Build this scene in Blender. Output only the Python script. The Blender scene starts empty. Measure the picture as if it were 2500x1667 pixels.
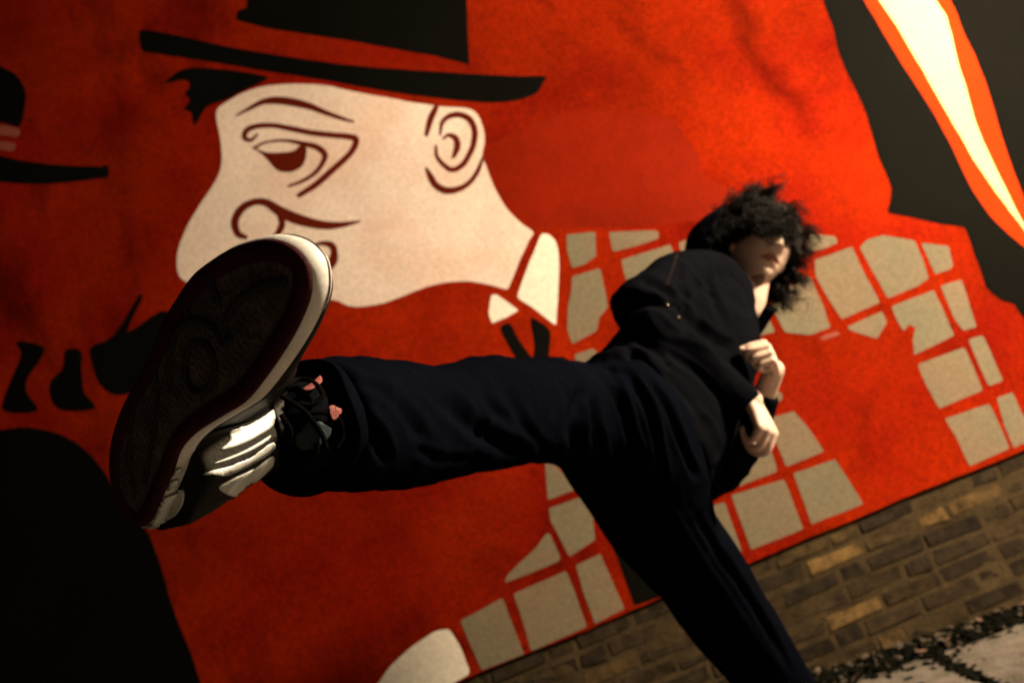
import bpy, bmesh, math, random
import numpy as np
from math import sin, cos, pi, radians, exp, sqrt, atan2
from mathutils import Vector, Matrix, noise
from mathutils.geometry import tessellate_polygon
S = bpy.context.scene
COL = S.collection
random.seed(7)
rng = np.random.default_rng(7)

# ------------------------------------------------------------------ camera
P_, R_, FPX, CH, WD = radians(12), radians(22.3), 1806.0, 0.95, 2.9
AX = Vector((1, 0, 0)); UU = Vector((0, -sin(P_), cos(P_))); FW = Vector((0, cos(P_), sin(P_)))
CX = AX*cos(R_) - UU*sin(R_); CY = AX*sin(R_) + UU*cos(R_)
CAM = Vector((0, 0, CH))
cd = bpy.data.cameras.new('camera'); cam = bpy.data.objects.new('camera', cd); COL.objects.link(cam)
m = Matrix.Identity(4)
for i in range(3):
    m[i][0] = CX[i]; m[i][1] = CY[i]; m[i][2] = -FW[i]; m[i][3] = CAM[i]
cam.matrix_world = m
cd.sensor_width = 36; cd.lens = 36*FPX/2500; cd.clip_start = .02; cd.clip_end = 2000
cd.dof.use_dof = True; cd.dof.focus_distance = 0.56; cd.dof.aperture_fstop = 6.3
S.camera = cam
# ------------------------------------------------------------------ night sky
w = bpy.data.worlds.new('World'); S.world = w; w.use_nodes = True
nt = w.node_tree; nt.nodes.clear()
sk = nt.nodes.new('ShaderNodeTexSky'); sk.sky_type = 'NISHITA'; sk.sun_disc = False
sk.sun_elevation = radians(1.0); sk.sun_rotation = radians(200)
bg = nt.nodes.new('ShaderNodeBackground'); bg.inputs[1].default_value = 0.022
ow = nt.nodes.new('ShaderNodeOutputWorld')
nt.links.new(sk.outputs[0], bg.inputs[0]); nt.links.new(bg.outputs[0], ow.inputs[0])
# ------------------------------------------------------------------ street lamp light (its lamp post is built below)
LAMP = Vector((3.05, 0.92, 2.5))
LAMP_W = 1720
S.view_settings.view_transform = 'Standard'; S.view_settings.look = 'None'
S.view_settings.exposure = 0.0; S.view_settings.gamma = 1.0
S.view_settings.use_curve_mapping = False

def ray(x, y): return FW + CX*((x-1250)/FPX) - CY*((y-833)/FPX)
def un(x, y, d): return CAM + ray(x, y)*d
def wall(x, y, off=0.0):
    v = ray(x, y); t = (WD-off)/v.y
    return CAM + v*t
def gz(x): return 0.06 - 0.065*x
def grd(x, y):
    v = ray(x, y); t = (0.06-0.065*CAM.x-CAM.z)/(v.z+0.065*v.x)
    return CAM + v*t

# ------------------------------------------------------------------ helpers
def tag(o, label=None, cat=None, group=None, kind=None):
    if label: o['label'] = label
    if cat: o['category'] = cat
    if group: o['group'] = group
    if kind: o['kind'] = kind
    return o
def empty(name, loc=(0, 0, 0)):
    o = bpy.data.objects.new(name, None); COL.objects.link(o); o.location = loc; o.empty_display_size = .1
    return o
def link(name, me, mat=None, parent=None, smooth=False):
    o = bpy.data.objects.new(name, me); COL.objects.link(o)
    if mat: me.materials.append(mat)
    if smooth: me.polygons.foreach_set('use_smooth', [True]*len(me.polygons))
    if parent:
        o.parent = parent
        root = parent; M = Matrix.Identity(4)
        while root: M = Matrix.Translation(root.location) @ M; root = root.parent
        o.location = -M.translation
    return o
def mesh(name, vs, fs, mat=None, parent=None, smooth=False):
    me = bpy.data.meshes.new(name); me.from_pydata([tuple(v) for v in vs], [], fs); me.update()
    return link(name, me, mat, parent, smooth)

def new_mat(name, base=(.5, .5, .5), rough=.7, spec=.3, metal=0.0):
    mt = bpy.data.materials.new(name); mt.use_nodes = True
    b = mt.node_tree.nodes['Principled BSDF']
    b.inputs['Base Color'].default_value = (*base, 1); b.inputs['Roughness'].default_value = rough
    b.inputs['Specular IOR Level'].default_value = spec; b.inputs['Metallic'].default_value = metal
    return mt
def N(mt, t, **kw):
    n = mt.node_tree.nodes.new(t)
    for k, v in kw.items(): setattr(n, k, v)
    return n
def L(mt, a, b): mt.node_tree.links.new(a, b)
def noisy(mt, base, amp=.35, scale=3.0, fine=180.0, fineamp=.12, bump=.15, bscale=220, coord='Object', tint=None, bdist=.004):
    """base colour broken up by broad blotches and fine grain, plus fine relief"""
    nt = mt.node_tree; b = nt.nodes['Principled BSDF']
    tc = N(mt, 'ShaderNodeTexCoord')
    n1 = N(mt, 'ShaderNodeTexNoise'); n1.inputs['Scale'].default_value = scale; n1.inputs['Detail'].default_value = 6; n1.inputs['Roughness'].default_value = .6
    n2 = N(mt, 'ShaderNodeTexNoise'); n2.inputs['Scale'].default_value = fine; n2.inputs['Detail'].default_value = 3
    L(mt, tc.outputs[coord], n1.inputs['Vector']); L(mt, tc.outputs[coord], n2.inputs['Vector'])
    mp = N(mt, 'ShaderNodeMapRange'); mp.inputs[1].default_value = .3; mp.inputs[2].default_value = .72
    mp.inputs[3].default_value = 1-amp; mp.inputs[4].default_value = 1.0
    L(mt, n1.outputs['Fac'], mp.inputs[0])
    mp2 = N(mt, 'ShaderNodeMapRange'); mp2.inputs[1].default_value = .3; mp2.inputs[2].default_value = .7
    mp2.inputs[3].default_value = 1-fineamp; mp2.inputs[4].default_value = 1+fineamp
    L(mt, n2.outputs['Fac'], mp2.inputs[0])
    mu = N(mt, 'ShaderNodeMath', operation='MULTIPLY'); L(mt, mp.outputs[0], mu.inputs[0]); L(mt, mp2.outputs[0], mu.inputs[1])
    vm = N(mt, 'ShaderNodeVectorMath', operation='SCALE'); vm.inputs[0].default_value = base
    if tint:
        mx = N(mt, 'ShaderNodeMix', data_type='RGBA'); mx.inputs[6].default_value = (*base, 1); mx.inputs[7].default_value = (*tint, 1)
        n3 = N(mt, 'ShaderNodeTexNoise'); n3.inputs['Scale'].default_value = scale*2.3; n3.inputs['Detail'].default_value = 4
        L(mt, tc.outputs[coord], n3.inputs['Vector'])
        m3 = N(mt, 'ShaderNodeMapRange'); m3.inputs[1].default_value = .42; m3.inputs[2].default_value = .66; L(mt, n3.outputs['Fac'], m3.inputs[0])
        L(mt, m3.outputs[0], mx.inputs[0]); L(mt, mx.outputs[2], vm.inputs[0])
    L(mt, mu.outputs[0], vm.inputs['Scale']); L(mt, vm.outputs[0], b.inputs['Base Color'])
    bp = N(mt, 'ShaderNodeBump'); bp.inputs['Strength'].default_value = bump; bp.inputs['Distance'].default_value = bdist
    n4 = N(mt, 'ShaderNodeTexNoise'); n4.inputs['Scale'].default_value = bscale; n4.inputs['Detail'].default_value = 4
    L(mt, tc.outputs[coord], n4.inputs['Vector']); L(mt, n4.outputs['Fac'], bp.inputs['Height']); L(mt, bp.outputs[0], b.inputs['Normal'])
    return mt, vm

# ------------------------------------------------------------------ paint and masonry materials
def paint(name, c, amp=.3, rough=.75, tint=None, fineamp=.14):
    return noisy(new_mat(name, c, rough, .03), c, amp=amp, scale=1.6, fine=95, fineamp=fineamp, bump=.35, bscale=130, tint=tint, bdist=.003)[0]
M = {}
def red_paint():
    c = (.275, .0145, .0010)
    mt, vm = noisy(new_mat('red_masonry_paint', c, .9, .02), c, amp=.5, scale=1.1, fine=95, fineamp=.3, bump=.45, bscale=130, tint=(.22, .0075, .0015), bdist=.003)
    b = mt.node_tree.nodes['Principled BSDF']
    tc = N(mt, 'ShaderNodeTexCoord')
    # small dark scuffs
    vo = N(mt, 'ShaderNodeTexVoronoi'); vo.inputs['Scale'].default_value = 5.5; L(mt, tc.outputs['Object'], vo.inputs['Vector'])
    m1 = N(mt, 'ShaderNodeMapRange'); m1.inputs[1].default_value = .03; m1.inputs[2].default_value = .11; m1.inputs[3].default_value = .45; L(mt, vo.outputs['Distance'], m1.inputs[0])
    nn = N(mt, 'ShaderNodeTexNoise'); nn.inputs['Scale'].default_value = 2.7; L(mt, tc.outputs['Object'], nn.inputs['Vector'])
    m2 = N(mt, 'ShaderNodeMapRange'); m2.inputs[1].default_value = .52; m2.inputs[2].default_value = .6; L(mt, nn.outputs['Fac'], m2.inputs[0])
    mx = N(mt, 'ShaderNodeMix'); mx.inputs[2].default_value = 1; L(mt, m2.outputs[0], mx.inputs[0]); L(mt, m1.outputs[0], mx.inputs[3])
    # a rain streak of soot running down the wall
    sp = N(mt, 'ShaderNodeSeparateXYZ'); L(mt, tc.outputs['Object'], sp.inputs[0])
    nw = N(mt, 'ShaderNodeTexNoise'); nw.inputs['Scale'].default_value = 3; nw.inputs['Detail'].default_value = 6; L(mt, tc.outputs['Object'], nw.inputs['Vector'])
    ma = N(mt, 'ShaderNodeMath', operation='MULTIPLY_ADD'); ma.inputs[1].default_value = .3; L(mt, nw.outputs['Fac'], ma.inputs[0]); L(mt, sp.outputs[0], ma.inputs[2])
    su = N(mt, 'ShaderNodeMath', operation='SUBTRACT'); L(mt, ma.outputs[0], su.inputs[0]); su.inputs[1].default_value = STREAK_X + .15
    ab = N(mt, 'ShaderNodeMath', operation='ABSOLUTE'); L(mt, su.outputs[0], ab.inputs[0])
    m4 = N(mt, 'ShaderNodeMapRange'); m4.inputs[1].default_value = .0; m4.inputs[2].default_value = .075; m4.inputs[3].default_value = .5; L(mt, ab.outputs[0], m4.inputs[0])
    zz = N(mt, 'ShaderNodeMapRange'); zz.inputs[1].default_value = 1.75; zz.inputs[2].default_value = 2.1; L(mt, sp.outputs[2], zz.inputs[0])
    mz = N(mt, 'ShaderNodeMix'); mz.inputs[2].default_value = 1; L(mt, zz.outputs[0], mz.inputs[0]); L(mt, m4.outputs[0], mz.inputs[3])
    k0 = N(mt, 'ShaderNodeMath', operation='MULTIPLY'); L(mt, mx.outputs[0], k0.inputs[0]); L(mt, mz.outputs[0], k0.inputs[1])
    # weathered smears: dark dirt rubbed into the paint
    mpg = N(mt, 'ShaderNodeMapping'); mpg.inputs['Scale'].default_value = (1.0, 1.0, .45); mpg.inputs['Rotation'].default_value = (0, .5, 0); L(mt, tc.outputs['Object'], mpg.inputs[0])
    ns = N(mt, 'ShaderNodeTexNoise'); ns.inputs['Scale'].default_value = 2.2; ns.inputs['Detail'].default_value = 9; ns.inputs['Roughness'].default_value = .68; ns.inputs['Distortion'].default_value = .6; L(mt, mpg.outputs[0], ns.inputs['Vector'])
    ms = N(mt, 'ShaderNodeMapRange'); ms.inputs[1].default_value = .54; ms.inputs[2].default_value = .68; ms.inputs[3].default_value = 1; ms.inputs[4].default_value = .5; L(mt, ns.outputs['Fac'], ms.inputs[0])
    k = N(mt, 'ShaderNodeMath', operation='MULTIPLY'); L(mt, k0.outputs[0], k.inputs[0]); L(mt, ms.outputs[0], k.inputs[1])
    v2 = N(mt, 'ShaderNodeVectorMath', operation='SCALE'); L(mt, vm.outputs[0], v2.inputs[0]); L(mt, k.outputs[0], v2.inputs['Scale'])
    L(mt, v2.outputs[0], b.inputs['Base Color'])
    return mt
STREAK_X = wall(1960, 330).x
M['red'] = red_paint()
M['red_patch'] = paint('darker_red_paint', (.30, .022, .004), .3)
M['cream'] = paint('cream_paint', (.76, .64, .58), .2, tint=(.70, .53, .46))
M['white'] = paint('white_paint', (.78, .74, .66), .14)
M['yellowish'] = paint('pale_yellow_paint', (.8, .66, .27), .1)
M['stone'] = paint('grey_beige_paint', (.19, .145, .10), .2, tint=(.165, .15, .105))
M['black'] = paint('black_paint', (.0032, .0033, .0026), .4, fineamp=.2)
M['line'] = paint('dark_red_line_paint', (.105, .010, .003), .3)
M['pink'] = paint('pink_worn_paint', (.26, .07, .05), .3)
M['lit_orange'] = paint('lit_orange_red_paint', (.40, .028, .002), .2)  # brighter copy of the red, stands in for stronger light at the right

# ================================================================== THE WALL
WZ = 0.455
WALL = empty('painted_wall', (0, WD, 0))
tag(WALL, 'red rendered wall with mural of a bowler-hatted man above a bare brick base', 'wall')
# render coat: a real 40 mm slab with a slightly uneven lower edge and surface
def render_coat():
    nx, nz = 260, 120
    x0, x1, z0, z1 = -5.5, 6.5, WZ, 6.5
    vs, fs = [], []
    for j in range(nz+1):
        for i in range(nx+1):
            x = x0+(x1-x0)*i/nx; t = (j/nz)**1.5; z = z0+(z1-z0)*t
            if j == 0: z += .006*noise.noise(Vector((x*3, 0, 0))) + .003*noise.noise(Vector((x*17, 3, 0)))
            y = WD
            vs.append((x, y, z))
    W_ = nx+1
    for j in range(nz):
        for i in range(nx): fs.append((j*W_+i, j*W_+i+1, (j+1)*W_+i+1, (j+1)*W_+i))
    n = len(vs)
    for i in range(nx+1):
        v = vs[i]; vs.append((v[0], WD+.05, v[2]+.003))
    for i in range(nx): fs.append((i+1, i, n+i, n+i+1))
    return mesh('render_coat', vs, fs, M['red'], WALL)
render_coat()

LAY = [0]
def sheet(name, pts, mat, parent, off, holes=None):
    """flat coat of paint lying on the render (points in metres on the wall)"""
    loops = [pts] + (holes or [])
    tri = tessellate_polygon([[Vector((p.x, p.z, 0)) for p in l] for l in loops])
    al = [Vector((p.x, WD-off, p.z)) for l in loops for p in l]
    fs = []
    for a, b, c in tri:
        n = (al[b]-al[a]).cross(al[c]-al[a])
        fs.append((a, b, c) if n.y < 0 else (a, c, b))
    return mesh(name, al, fs, mat, parent)
def smooth_closed(pts, k=5):
    out = []; n = len(pts)
    for i in range(n):
        p0, p1, p2, p3 = pts[i-1], pts[i], pts[(i+1) % n], pts[(i+2) % n]
        for j in range(k):
            t = j/k
            out.append(.5*((2*p1)+(p2-p0)*t+(2*p0-5*p1+4*p2-p3)*t*t+(3*p1-p0-3*p2+p3)*t*t*t))
    return out
def smooth_open(pts, k=6):
    q = [pts[0]*2-pts[1]]+list(pts)+[pts[-1]*2-pts[-2]]; out = []
    for i in range(1, len(q)-2):
        p0, p1, p2, p3 = q[i-1:i+3]
        for j in range(k):
            t = j/k
            out.append(.5*((2*p1)+(p2-p0)*t+(2*p0-5*p1+4*p2-p3)*t*t+(3*p1-p0-3*p2+p3)*t*t*t))
    out.append(pts[-1]); return out
def conv(pts, sc=1.0, ox=0, oy=0): return [(ox+x/sc, oy+y/sc) for x, y in pts]
def ragged(pw, amp=.0025):
    return [p+Vector((amp*noise.noise(p*14), 0, amp*noise.noise(p*14+Vector((9, 4, 2))))) for p in pw]
def shape(name, pts, mat, off, parent=None, sc=1.0, ox=0, oy=0, sm=True, k=4, corner=0):
    pw = [wall(*p) for p in conv(pts, sc, ox, oy)]
    if sm: pw = smooth_closed(pw, k)
    elif corner:     # rounded corners
        o = []; n = len(pw)
        for i in range(n):
            a, b, c = pw[i-1], pw[i], pw[(i+1) % n]
            d1 = (a-b); d2 = (c-b)
            r1 = min(corner, d1.length*.35); r2 = min(corner, d2.length*.35)
            s = b+d1.normalized()*r1; e = b+d2.normalized()*r2
            for t in (0, .33, .66, 1): o.append(s*(1-t)**2+b*2*t*(1-t)+e*t*t)
            # midpoints of the straight run for an uneven brushed edge
            nx_ = c+(b-c).normalized()*min(corner, d2.length*.35)
            for t in (.25, .5, .75): o.append(e*(1-t)+nx_*t)
        pw = o
    return sheet(name, ragged(pw), mat, parent or WALL, off)
def stroke(name, pts, mat, off, parent, sc=1.0, ox=0, oy=0, k=7):
    """brush stroke: (x, y, width) points; width in picture units"""
    c = smooth_open([Vector((p[0], p[1], p[2])) for p in pts], k)
    Lf, Rt = [], []
    for i, p in enumerate(c):
        a = c[max(0, i-1)]; b = c[min(len(c)-1, i+1)]
        d = Vector((b.x-a.x, b.y-a.y)); d = d.normalized() if d.length > 1e-6 else Vector((1, 0))
        h = max(p.z, 3)*.5*.8
        Lf.append((p.x-d.y*h, p.y+d.x*h)); Rt.append((p.x+d.y*h, p.y-d.x*h))
    def W3(p): q = conv([p], sc, ox, oy)[0]; return wall(*q, off)
    vs = []; fs = []
    for a, b in zip(Lf, Rt): vs += [W3(a), W3(b)]
    for i in range(len(Lf)-1):
        a, b, c_, d = 2*i, 2*i+1, 2*i+3, 2*i+2
        n = (vs[b]-vs[a]).cross(vs[c_]-vs[a])
        fs.append((a, b, c_, d) if n.y < 0 else (d, c_, b, a))
    # round ends
    for idx, s in ((0, -1), (len(c)-1, 1)):
        p = c[idx]; a = c[max(0, idx-1)]; b = c[min(len(c)-1, idx+1)]
        d = Vector((b.x-a.x, b.y-a.y)).normalized(); h = max(p.z, 3)*.5*.8
        base = len(vs); vs.append(wall(*conv([(p.x, p.y)], sc, ox, oy)[0], off))
        ang0 = atan2(d.x*1, -d.y*1)
        for t in range(7):
            an = atan2(d.y, d.x)+pi/2+pi*t/6*(-s if s == 1 else 1)
            vs.append(W3((p.x+cos(an)*h, p.y+sin(an)*h)))
        for t in range(6):
            n = (vs[base+1+t]-vs[base]).cross(vs[base+2+t]-vs[base])
            fs.append((base, base+1+t, base+2+t) if n.y < 0 else (base, base+2+t, base+1+t))
    for i in range(len(vs)):   # tiny stagger so that overlapping bits of a stroke never share a plane
        pass
    return mesh(name, vs, fs, mat, parent)

K4 = dict(sc=1.96, ox=350, oy=50)
# head and torso shadow painted as a darker red patch
shape('painted_shadow_patch', [(1150, 470), (1165, 380), (1240, 330), (1330, 290), (1420, 270), (1560, 278), (1640, 290), (1668, 330), (1700, 372), (1722, 430), (1790, 470), (1740, 530), (1560, 552), (1380, 556), (1240, 555), (1180, 520)], M['red_patch'] if False else paint('shadow_red_paint', (.215, .0105, .0012), .5), .0006)
# --- face
FACE = shape('painted_face', [(355, 425), (400, 388), (470, 350), (560, 320), (680, 306), (800, 305), (900, 318), (1000, 340), (1120, 362), (1250, 385), (1340, 400), (1420, 412), (1490, 415), (1560, 424), (1600, 455), (1626, 520), (1633, 580), (1622, 650), (1640, 690), (1655, 740), (1690, 820), (1740, 900), (1800, 965), (1865, 1012), (1850, 1045), (1800, 1150), (1755, 1260), (1735, 1284), (1650, 1262), (1550, 1248), (1450, 1252), (1350, 1275), (1250, 1315), (1150, 1352), (1050, 1370), (980, 1365), (900, 1335), (700, 1340), (480, 1335), (300, 1290), (190, 1240), (163, 1190), (165, 1110), (190, 1030), (240, 930), (300, 840), (350, 760), (374, 690), (375, 620), (362, 530), (350, 470)], M['cream'], .0012, k=3, **K4)
def fs_(name, pts, off=.0020, mat='line', parent=None): return stroke(name, pts, M[mat], off, parent or FACE, **K4)
fs_('painted_eyebrow', [(445, 455, 10), (500, 425, 22), (570, 390, 34), (640, 382, 46), (720, 392, 48), (800, 412, 40), (870, 440, 30), (940, 465, 24), (1005, 484, 14)])
fs_('painted_eyelid', [(545, 545, 16), (515, 572, 22), (484, 560, 30), (495, 525, 34), (545, 505, 32), (620, 502, 30), (700, 516, 32), (800, 536, 34), (900, 548, 34), (985, 556, 36), (1018, 574, 40), (990, 635, 36), (905, 715, 38), (825, 785, 38), (745, 836, 30)])
fs_('painted_eye_rim', [(530, 610, 20), (590, 582, 14), (680, 574, 18), (760, 588, 28), (830, 606, 36), (868, 640, 36), (858, 680, 30), (820, 730, 26), (760, 768, 22), (695, 792, 16)], .0021)
shape('painted_iris', [(532, 608), (580, 628), (650, 632), (720, 624), (750, 600), (780, 606), (782, 650), (766, 692), (735, 716), (690, 727), (640, 716), (605, 680), (575, 645)], M['line'], .0023, FACE, k=3, **K4)
fs_('painted_moustache', [(490, 1036, 26), (452, 1018, 40), (438, 960, 46), (470, 900, 46), (530, 868, 40), (590, 872, 46), (650, 910, 60), (720, 943, 66), (800, 967, 58), (880, 980, 48), (960, 975, 32), (1035, 960, 12)], .0022)
fs_('painted_moustache_curl', [(650, 915, 34), (664, 970, 40), (648, 1012, 38), (618, 1045, 28)], .0025)
fs_('painted_mouth', [(795, 1088, 10), (850, 1065, 24), (900, 1075, 40), (914, 1110, 42), (905, 1150, 58), (872, 1178, 54), (838, 1145, 16), (868, 1120, 14)], .0024)
EAR = fs_('painted_ear', [(1420, 545, 14), (1430, 490, 26), (1460, 460, 32), (1510, 450, 36), (1560, 472, 38), (1585, 525, 38), (1580, 590, 36), (1560, 640, 34), (1528, 690, 34), (1480, 714, 32), (1440, 693, 28), (1405, 650, 24), (1400, 600, 16)], .0021)
fs_('ear_stroke', [(1400, 418, 34), (1375, 470, 40), (1355, 545, 26)], .0022, parent=FACE)
fs_('ear_stroke', [(1435, 566, 14), (1460, 548, 24), (1493, 562, 36), (1503, 600, 40), (1490, 640, 30), (1480, 658, 14)], .0022, parent=FACE)
fs_('ear_stroke', [(1355, 710, 18), (1376, 750, 38), (1400, 788, 40), (1450, 813, 42), (1510, 805, 36), (1560, 775, 30), (1600, 720, 28), (1625, 655, 16)], .0023, parent=FACE)
shape('painted_collar', [(1905, 1020), (1940, 1022), (1970, 1050), (1985, 1090), (1988, 1200), (1983, 1350), (1975, 1462), (1930, 1425), (1860, 1370), (1785, 1325), (1820, 1230), (1860, 1130)], M['white'], .0012, sm=False, corner=.015, **K4)
shape('painted_collar', [(1665, 1312), (1690, 1310), (1798, 1387), (1740, 1420), (1668, 1450), (1652, 1400)], M['white'], .0012, sm=False, corner=.01, **K4)
shape('painted_bow_tie', [(1222, 802), (1245, 790), (1262, 822), (1290, 862), (1310, 890), (1275, 895), (1248, 855)], M['black'], .0012, sm=True)
shape('painted_bow_tie', [(1296, 778), (1322, 788), (1342, 808), (1342, 850), (1335, 890), (1303, 890), (1304, 840)], M['black'], .0012)
# --- hat
shape('painted_hat_brim', [(-16, 55), (10, 46), (100, 60), (200, 80), (400, 125), (600, 160), (800, 190), (1000, 215), (1200, 232), (1400, 245), (1600, 258), (1800, 268), (1920, 268), (1912, 305), (1880, 350), (1800, 378), (1700, 392), (1600, 390), (1400, 370), (1200, 345), (1000, 310), (800, 275), (600, 245), (400, 210), (200, 180), (50, 156), (0, 148), (-15, 105)], M['black'], .0016, k=3, **K4)
shape('painted_hat_crown', [(604, -80), (604, 18), (580, 27), (577, 50), (656, 69), (758, 85), (860, 100), (962, 119), (1064, 137), (1115, 149), (1146, 158), (1142, 60), (1138, -60), (1120, -260), (1040, -420), (820, -470), (660, -400), (606, -240)], M['black'], .0016, sm=False, corner=.004)
shape('painted_hair_tuft', [(100, 302), (160, 248), (230, 225), (330, 230), (480, 246), (595, 272), (560, 300), (470, 340), (380, 385), (310, 410), (280, 450), (245, 505), (232, 440), (196, 425), (225, 380), (198, 352), (222, 320), (215, 288), (160, 288)], M['black'], .0014, k=2, **K4)
# --- second hat at the left edge
shape('painted_small_hat', [(-120, 150), (-50, 142), (0, 160), (42, 186), (62, 222), (62, 258), (48, 308), (0, 298), (-120, 285)], M['black'], .0012)
shape('painted_small_hat_band', [(-120, 300), (0, 306), (48, 316), (40, 334), (0, 330), (-120, 325)], M['pink'], .0014)
shape('painted_small_hat_band', [(-120, 344), (0, 346), (38, 352), (28, 370), (0, 366), (-120, 362)], M['pink'], .0014)
shape('painted_small_hat_brim', [(-140, 360), (-40, 372), (60, 393), (150, 403), (240, 406), (264, 403), (266, 430), (240, 436), (150, 447), (60, 449), (-30, 440), (-140, 430)], M['black'], .0012, k=3)
# --- finger shapes, hand, big black figure
K7 = dict(sc=.94)
shape('painted_finger', [(40, 783), (100, 795), (90, 830), (65, 865), (62, 900), (87, 942), (10, 942), (14, 900), (35, 850), (50, 810)], M['black'], .0012, k=3, **K7)
shape('painted_finger', [(150, 803), (185, 803), (188, 850), (195, 900), (219, 937), (140, 940), (115, 905), (120, 870), (145, 845)], M['black'], .0012, k=3, **K7)
shape('painted_hand', [(210, 795), (260, 770), (318, 680), (326, 688), (292, 762), (372, 712), (400, 740), (390, 800), (340, 880), (270, 905), (230, 880), (212, 830)], M['black'], .0012, k=3, **K7)
shape('painted_black_figure', [(-600, 1400), (-400, 1150), (-200, 1060), (0, 1048), (53, 1042), (106, 1048), (160, 1064), (213, 1101), (255, 1149), (290, 1210), (330, 1270), (362, 1300), (394, 1383), (425, 1489), (468, 1596), (500, 1700), (530, 1800), (520, 1950), (0, 2150), (-700, 2300)], M['black'], .0012, k=3)
shape('painted_white_cuff', [(905, 1690), (950, 1630), (1000, 1580), (1060, 1540), (1097, 1532), (1125, 1580), (1150, 1642), (1100, 1672), (1020, 1706), (950, 1740)], M['white'], .0012, sm=False, corner=.02)
# --- black and white sweep at the upper right
K6 = dict(sc=2.24, ox=1850, oy=0)
shape('painted_lit_orange_edge', [(430, -350), (580, 0), (650, 120), (720, 240), (800, 370), (880, 490), (960, 620), (1040, 760), (1110, 910), (1180, 1050), (1270, 1180), (1380, 1290), (1500, 1385), (1760, 1600), (1620, 1400), (1456, 1080), (1410, 960), (1360, 830), (1320, 700), (1280, 560), (1240, 430), (1190, 310), (1130, 190), (1090, 80), (1050, 0), (920, -350)], M['lit_orange'], .0008, sm=False, corner=.01, **K6)  # brighter lamp light on the wall, put into the paint colour
shape('painted_black_sweep', [(120, -700), (250, -330), (355, 0), (410, 150), (440, 280), (490, 400), (540, 500), (590, 620), (620, 720), (660, 850), (700, 950), (733, 1030), (730, 1080), (704, 1162), (850, 1190), (1000, 1225), (1132, 1242), (1165, 1330), (1200, 1430), (1250, 1575), (1325, 1640), (1400, 1660), (1456, 1740), (1700, 2000), (1760, 1600), (1500, 1385), (1380, 1290), (1270, 1180), (1180, 1050), (1110, 910), (1040, 760), (960, 620), (880, 490), (800, 370), (720, 240), (650, 120), (580, 0), (430, -350), (330, -700)], M['black'], .0012, sm=False, corner=.012, **K6)
shape('painted_light_beam', [(300, -700), (480, -350), (660, 0), (750, 130), (820, 250), (900, 380), (960, 490), (1040, 630), (1110, 750), (1190, 890), (1280, 1020), (1370, 1140), (1456, 1255), (1560, 1390), (1456, 1230), (1370, 1060), (1300, 920), (1230, 770), (1180, 640), (1140, 490), (1090, 330), (1060, 190), (1030, 90), (970, 0), (830, -350), (700, -700)], M['yellowish'], .0014, sm=False, corner=.02, **K6)
shape('painted_black_sweep', [(780, -700), (920, -350), (1050, 0), (1090, 80), (1130, 190), (1190, 310), (1240, 430), (1280, 560), (1320, 700), (1360, 830), (1410, 960), (1456, 1080), (1620, 1400), (2400, 1700), (2900, 900), (2600, -200), (1800, -800)], M['black'], .0012, sm=False, corner=.02, **K6)
# --- painted stonework
K1 = dict(sc=1.96, ox=1300, oy=500)
K5 = dict(sc=2.765, ox=1100, oy=1100)
A = [[(162, 142), (300, 128), (305, 245), (250, 285), (190, 302), (168, 230)],
 [(192, 342), (325, 302), (345, 400), (360, 490), (320, 540), (305, 605), (190, 665), (166, 600), (172, 480), (187, 400)],
 [(365, 132), (600, 122), (606, 158), (500, 195), (385, 225)],
 [(424, 262), (660, 190), (700, 300), (462, 405)],
 [(700, 182), (850, 128), (880, 200), (716, 260)],
 [(200, 716), (290, 685), (400, 800), (225, 850)],
 [(1330, 140), (1450, 150), (1460, 182), (1385, 212), (1300, 225)],
 [(1350, 262), (1530, 200), (1570, 290), (1662, 468), (1480, 547), (1435, 480), (1355, 345)],
 [(1565, 205), (1600, 168), (1680, 145), (1830, 170), (1870, 270), (1895, 352), (1840, 390), (1700, 447), (1640, 340)],
 [(1860, 182), (1990, 195), (2012, 290), (1995, 308), (1925, 332)],
 [(1952, 388), (2052, 355), (2125, 585), (2060, 602), (2020, 545)],
 [(1718, 485), (1920, 405), (1965, 500), (2017, 625), (1825, 718), (1818, 640), (1832, 585), (1800, 570), (1775, 604), (1740, 545)],
 [(2085, 645), (2155, 625), (2252, 840), (2185, 867), (2130, 760)],
 [(1842, 762), (2065, 680), (2110, 780), (2157, 885), (1945, 975), (1880, 860)],
 [(2220, 922), (2295, 895), (2360, 1030), (2420, 1110), (2300, 1162), (2260, 1060)],
 [(1973, 1022), (2185, 950), (2240, 1060), (2282, 1163), (2090, 1250), (2030, 1120)],
 [(1140, 460), (1200, 400), (1330, 345), (1390, 480), (1427, 588), (1330, 622), (1210, 610), (1170, 540)],
 [(1503, 582), (1672, 510), (1697, 560), (1650, 640), (1520, 600)],
 [(1060, 560), (1130, 540), (1162, 608), (1080, 625)],
 [(1120, 860), (1150, 868), (1197, 905), (1195, 932), (1120, 970)],
 [(1120, 1025), (1160, 1010), (1250, 985), (1300, 1040), (1397, 1177), (1213, 1252), (1150, 1095)],
 [(1248, 1282), (1450, 1215), (1582, 1430), (1335, 1527)],
 [(912, 1358), (1060, 1215), (1145, 1180), (1172, 1272), (1000, 1340)],
 [(950, 1387), (1205, 1310), (1297, 1548), (1046, 1650)],
 [(800, 1455), (920, 1420), (1000, 1656), (960, 1682), (870, 1690)]]
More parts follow.
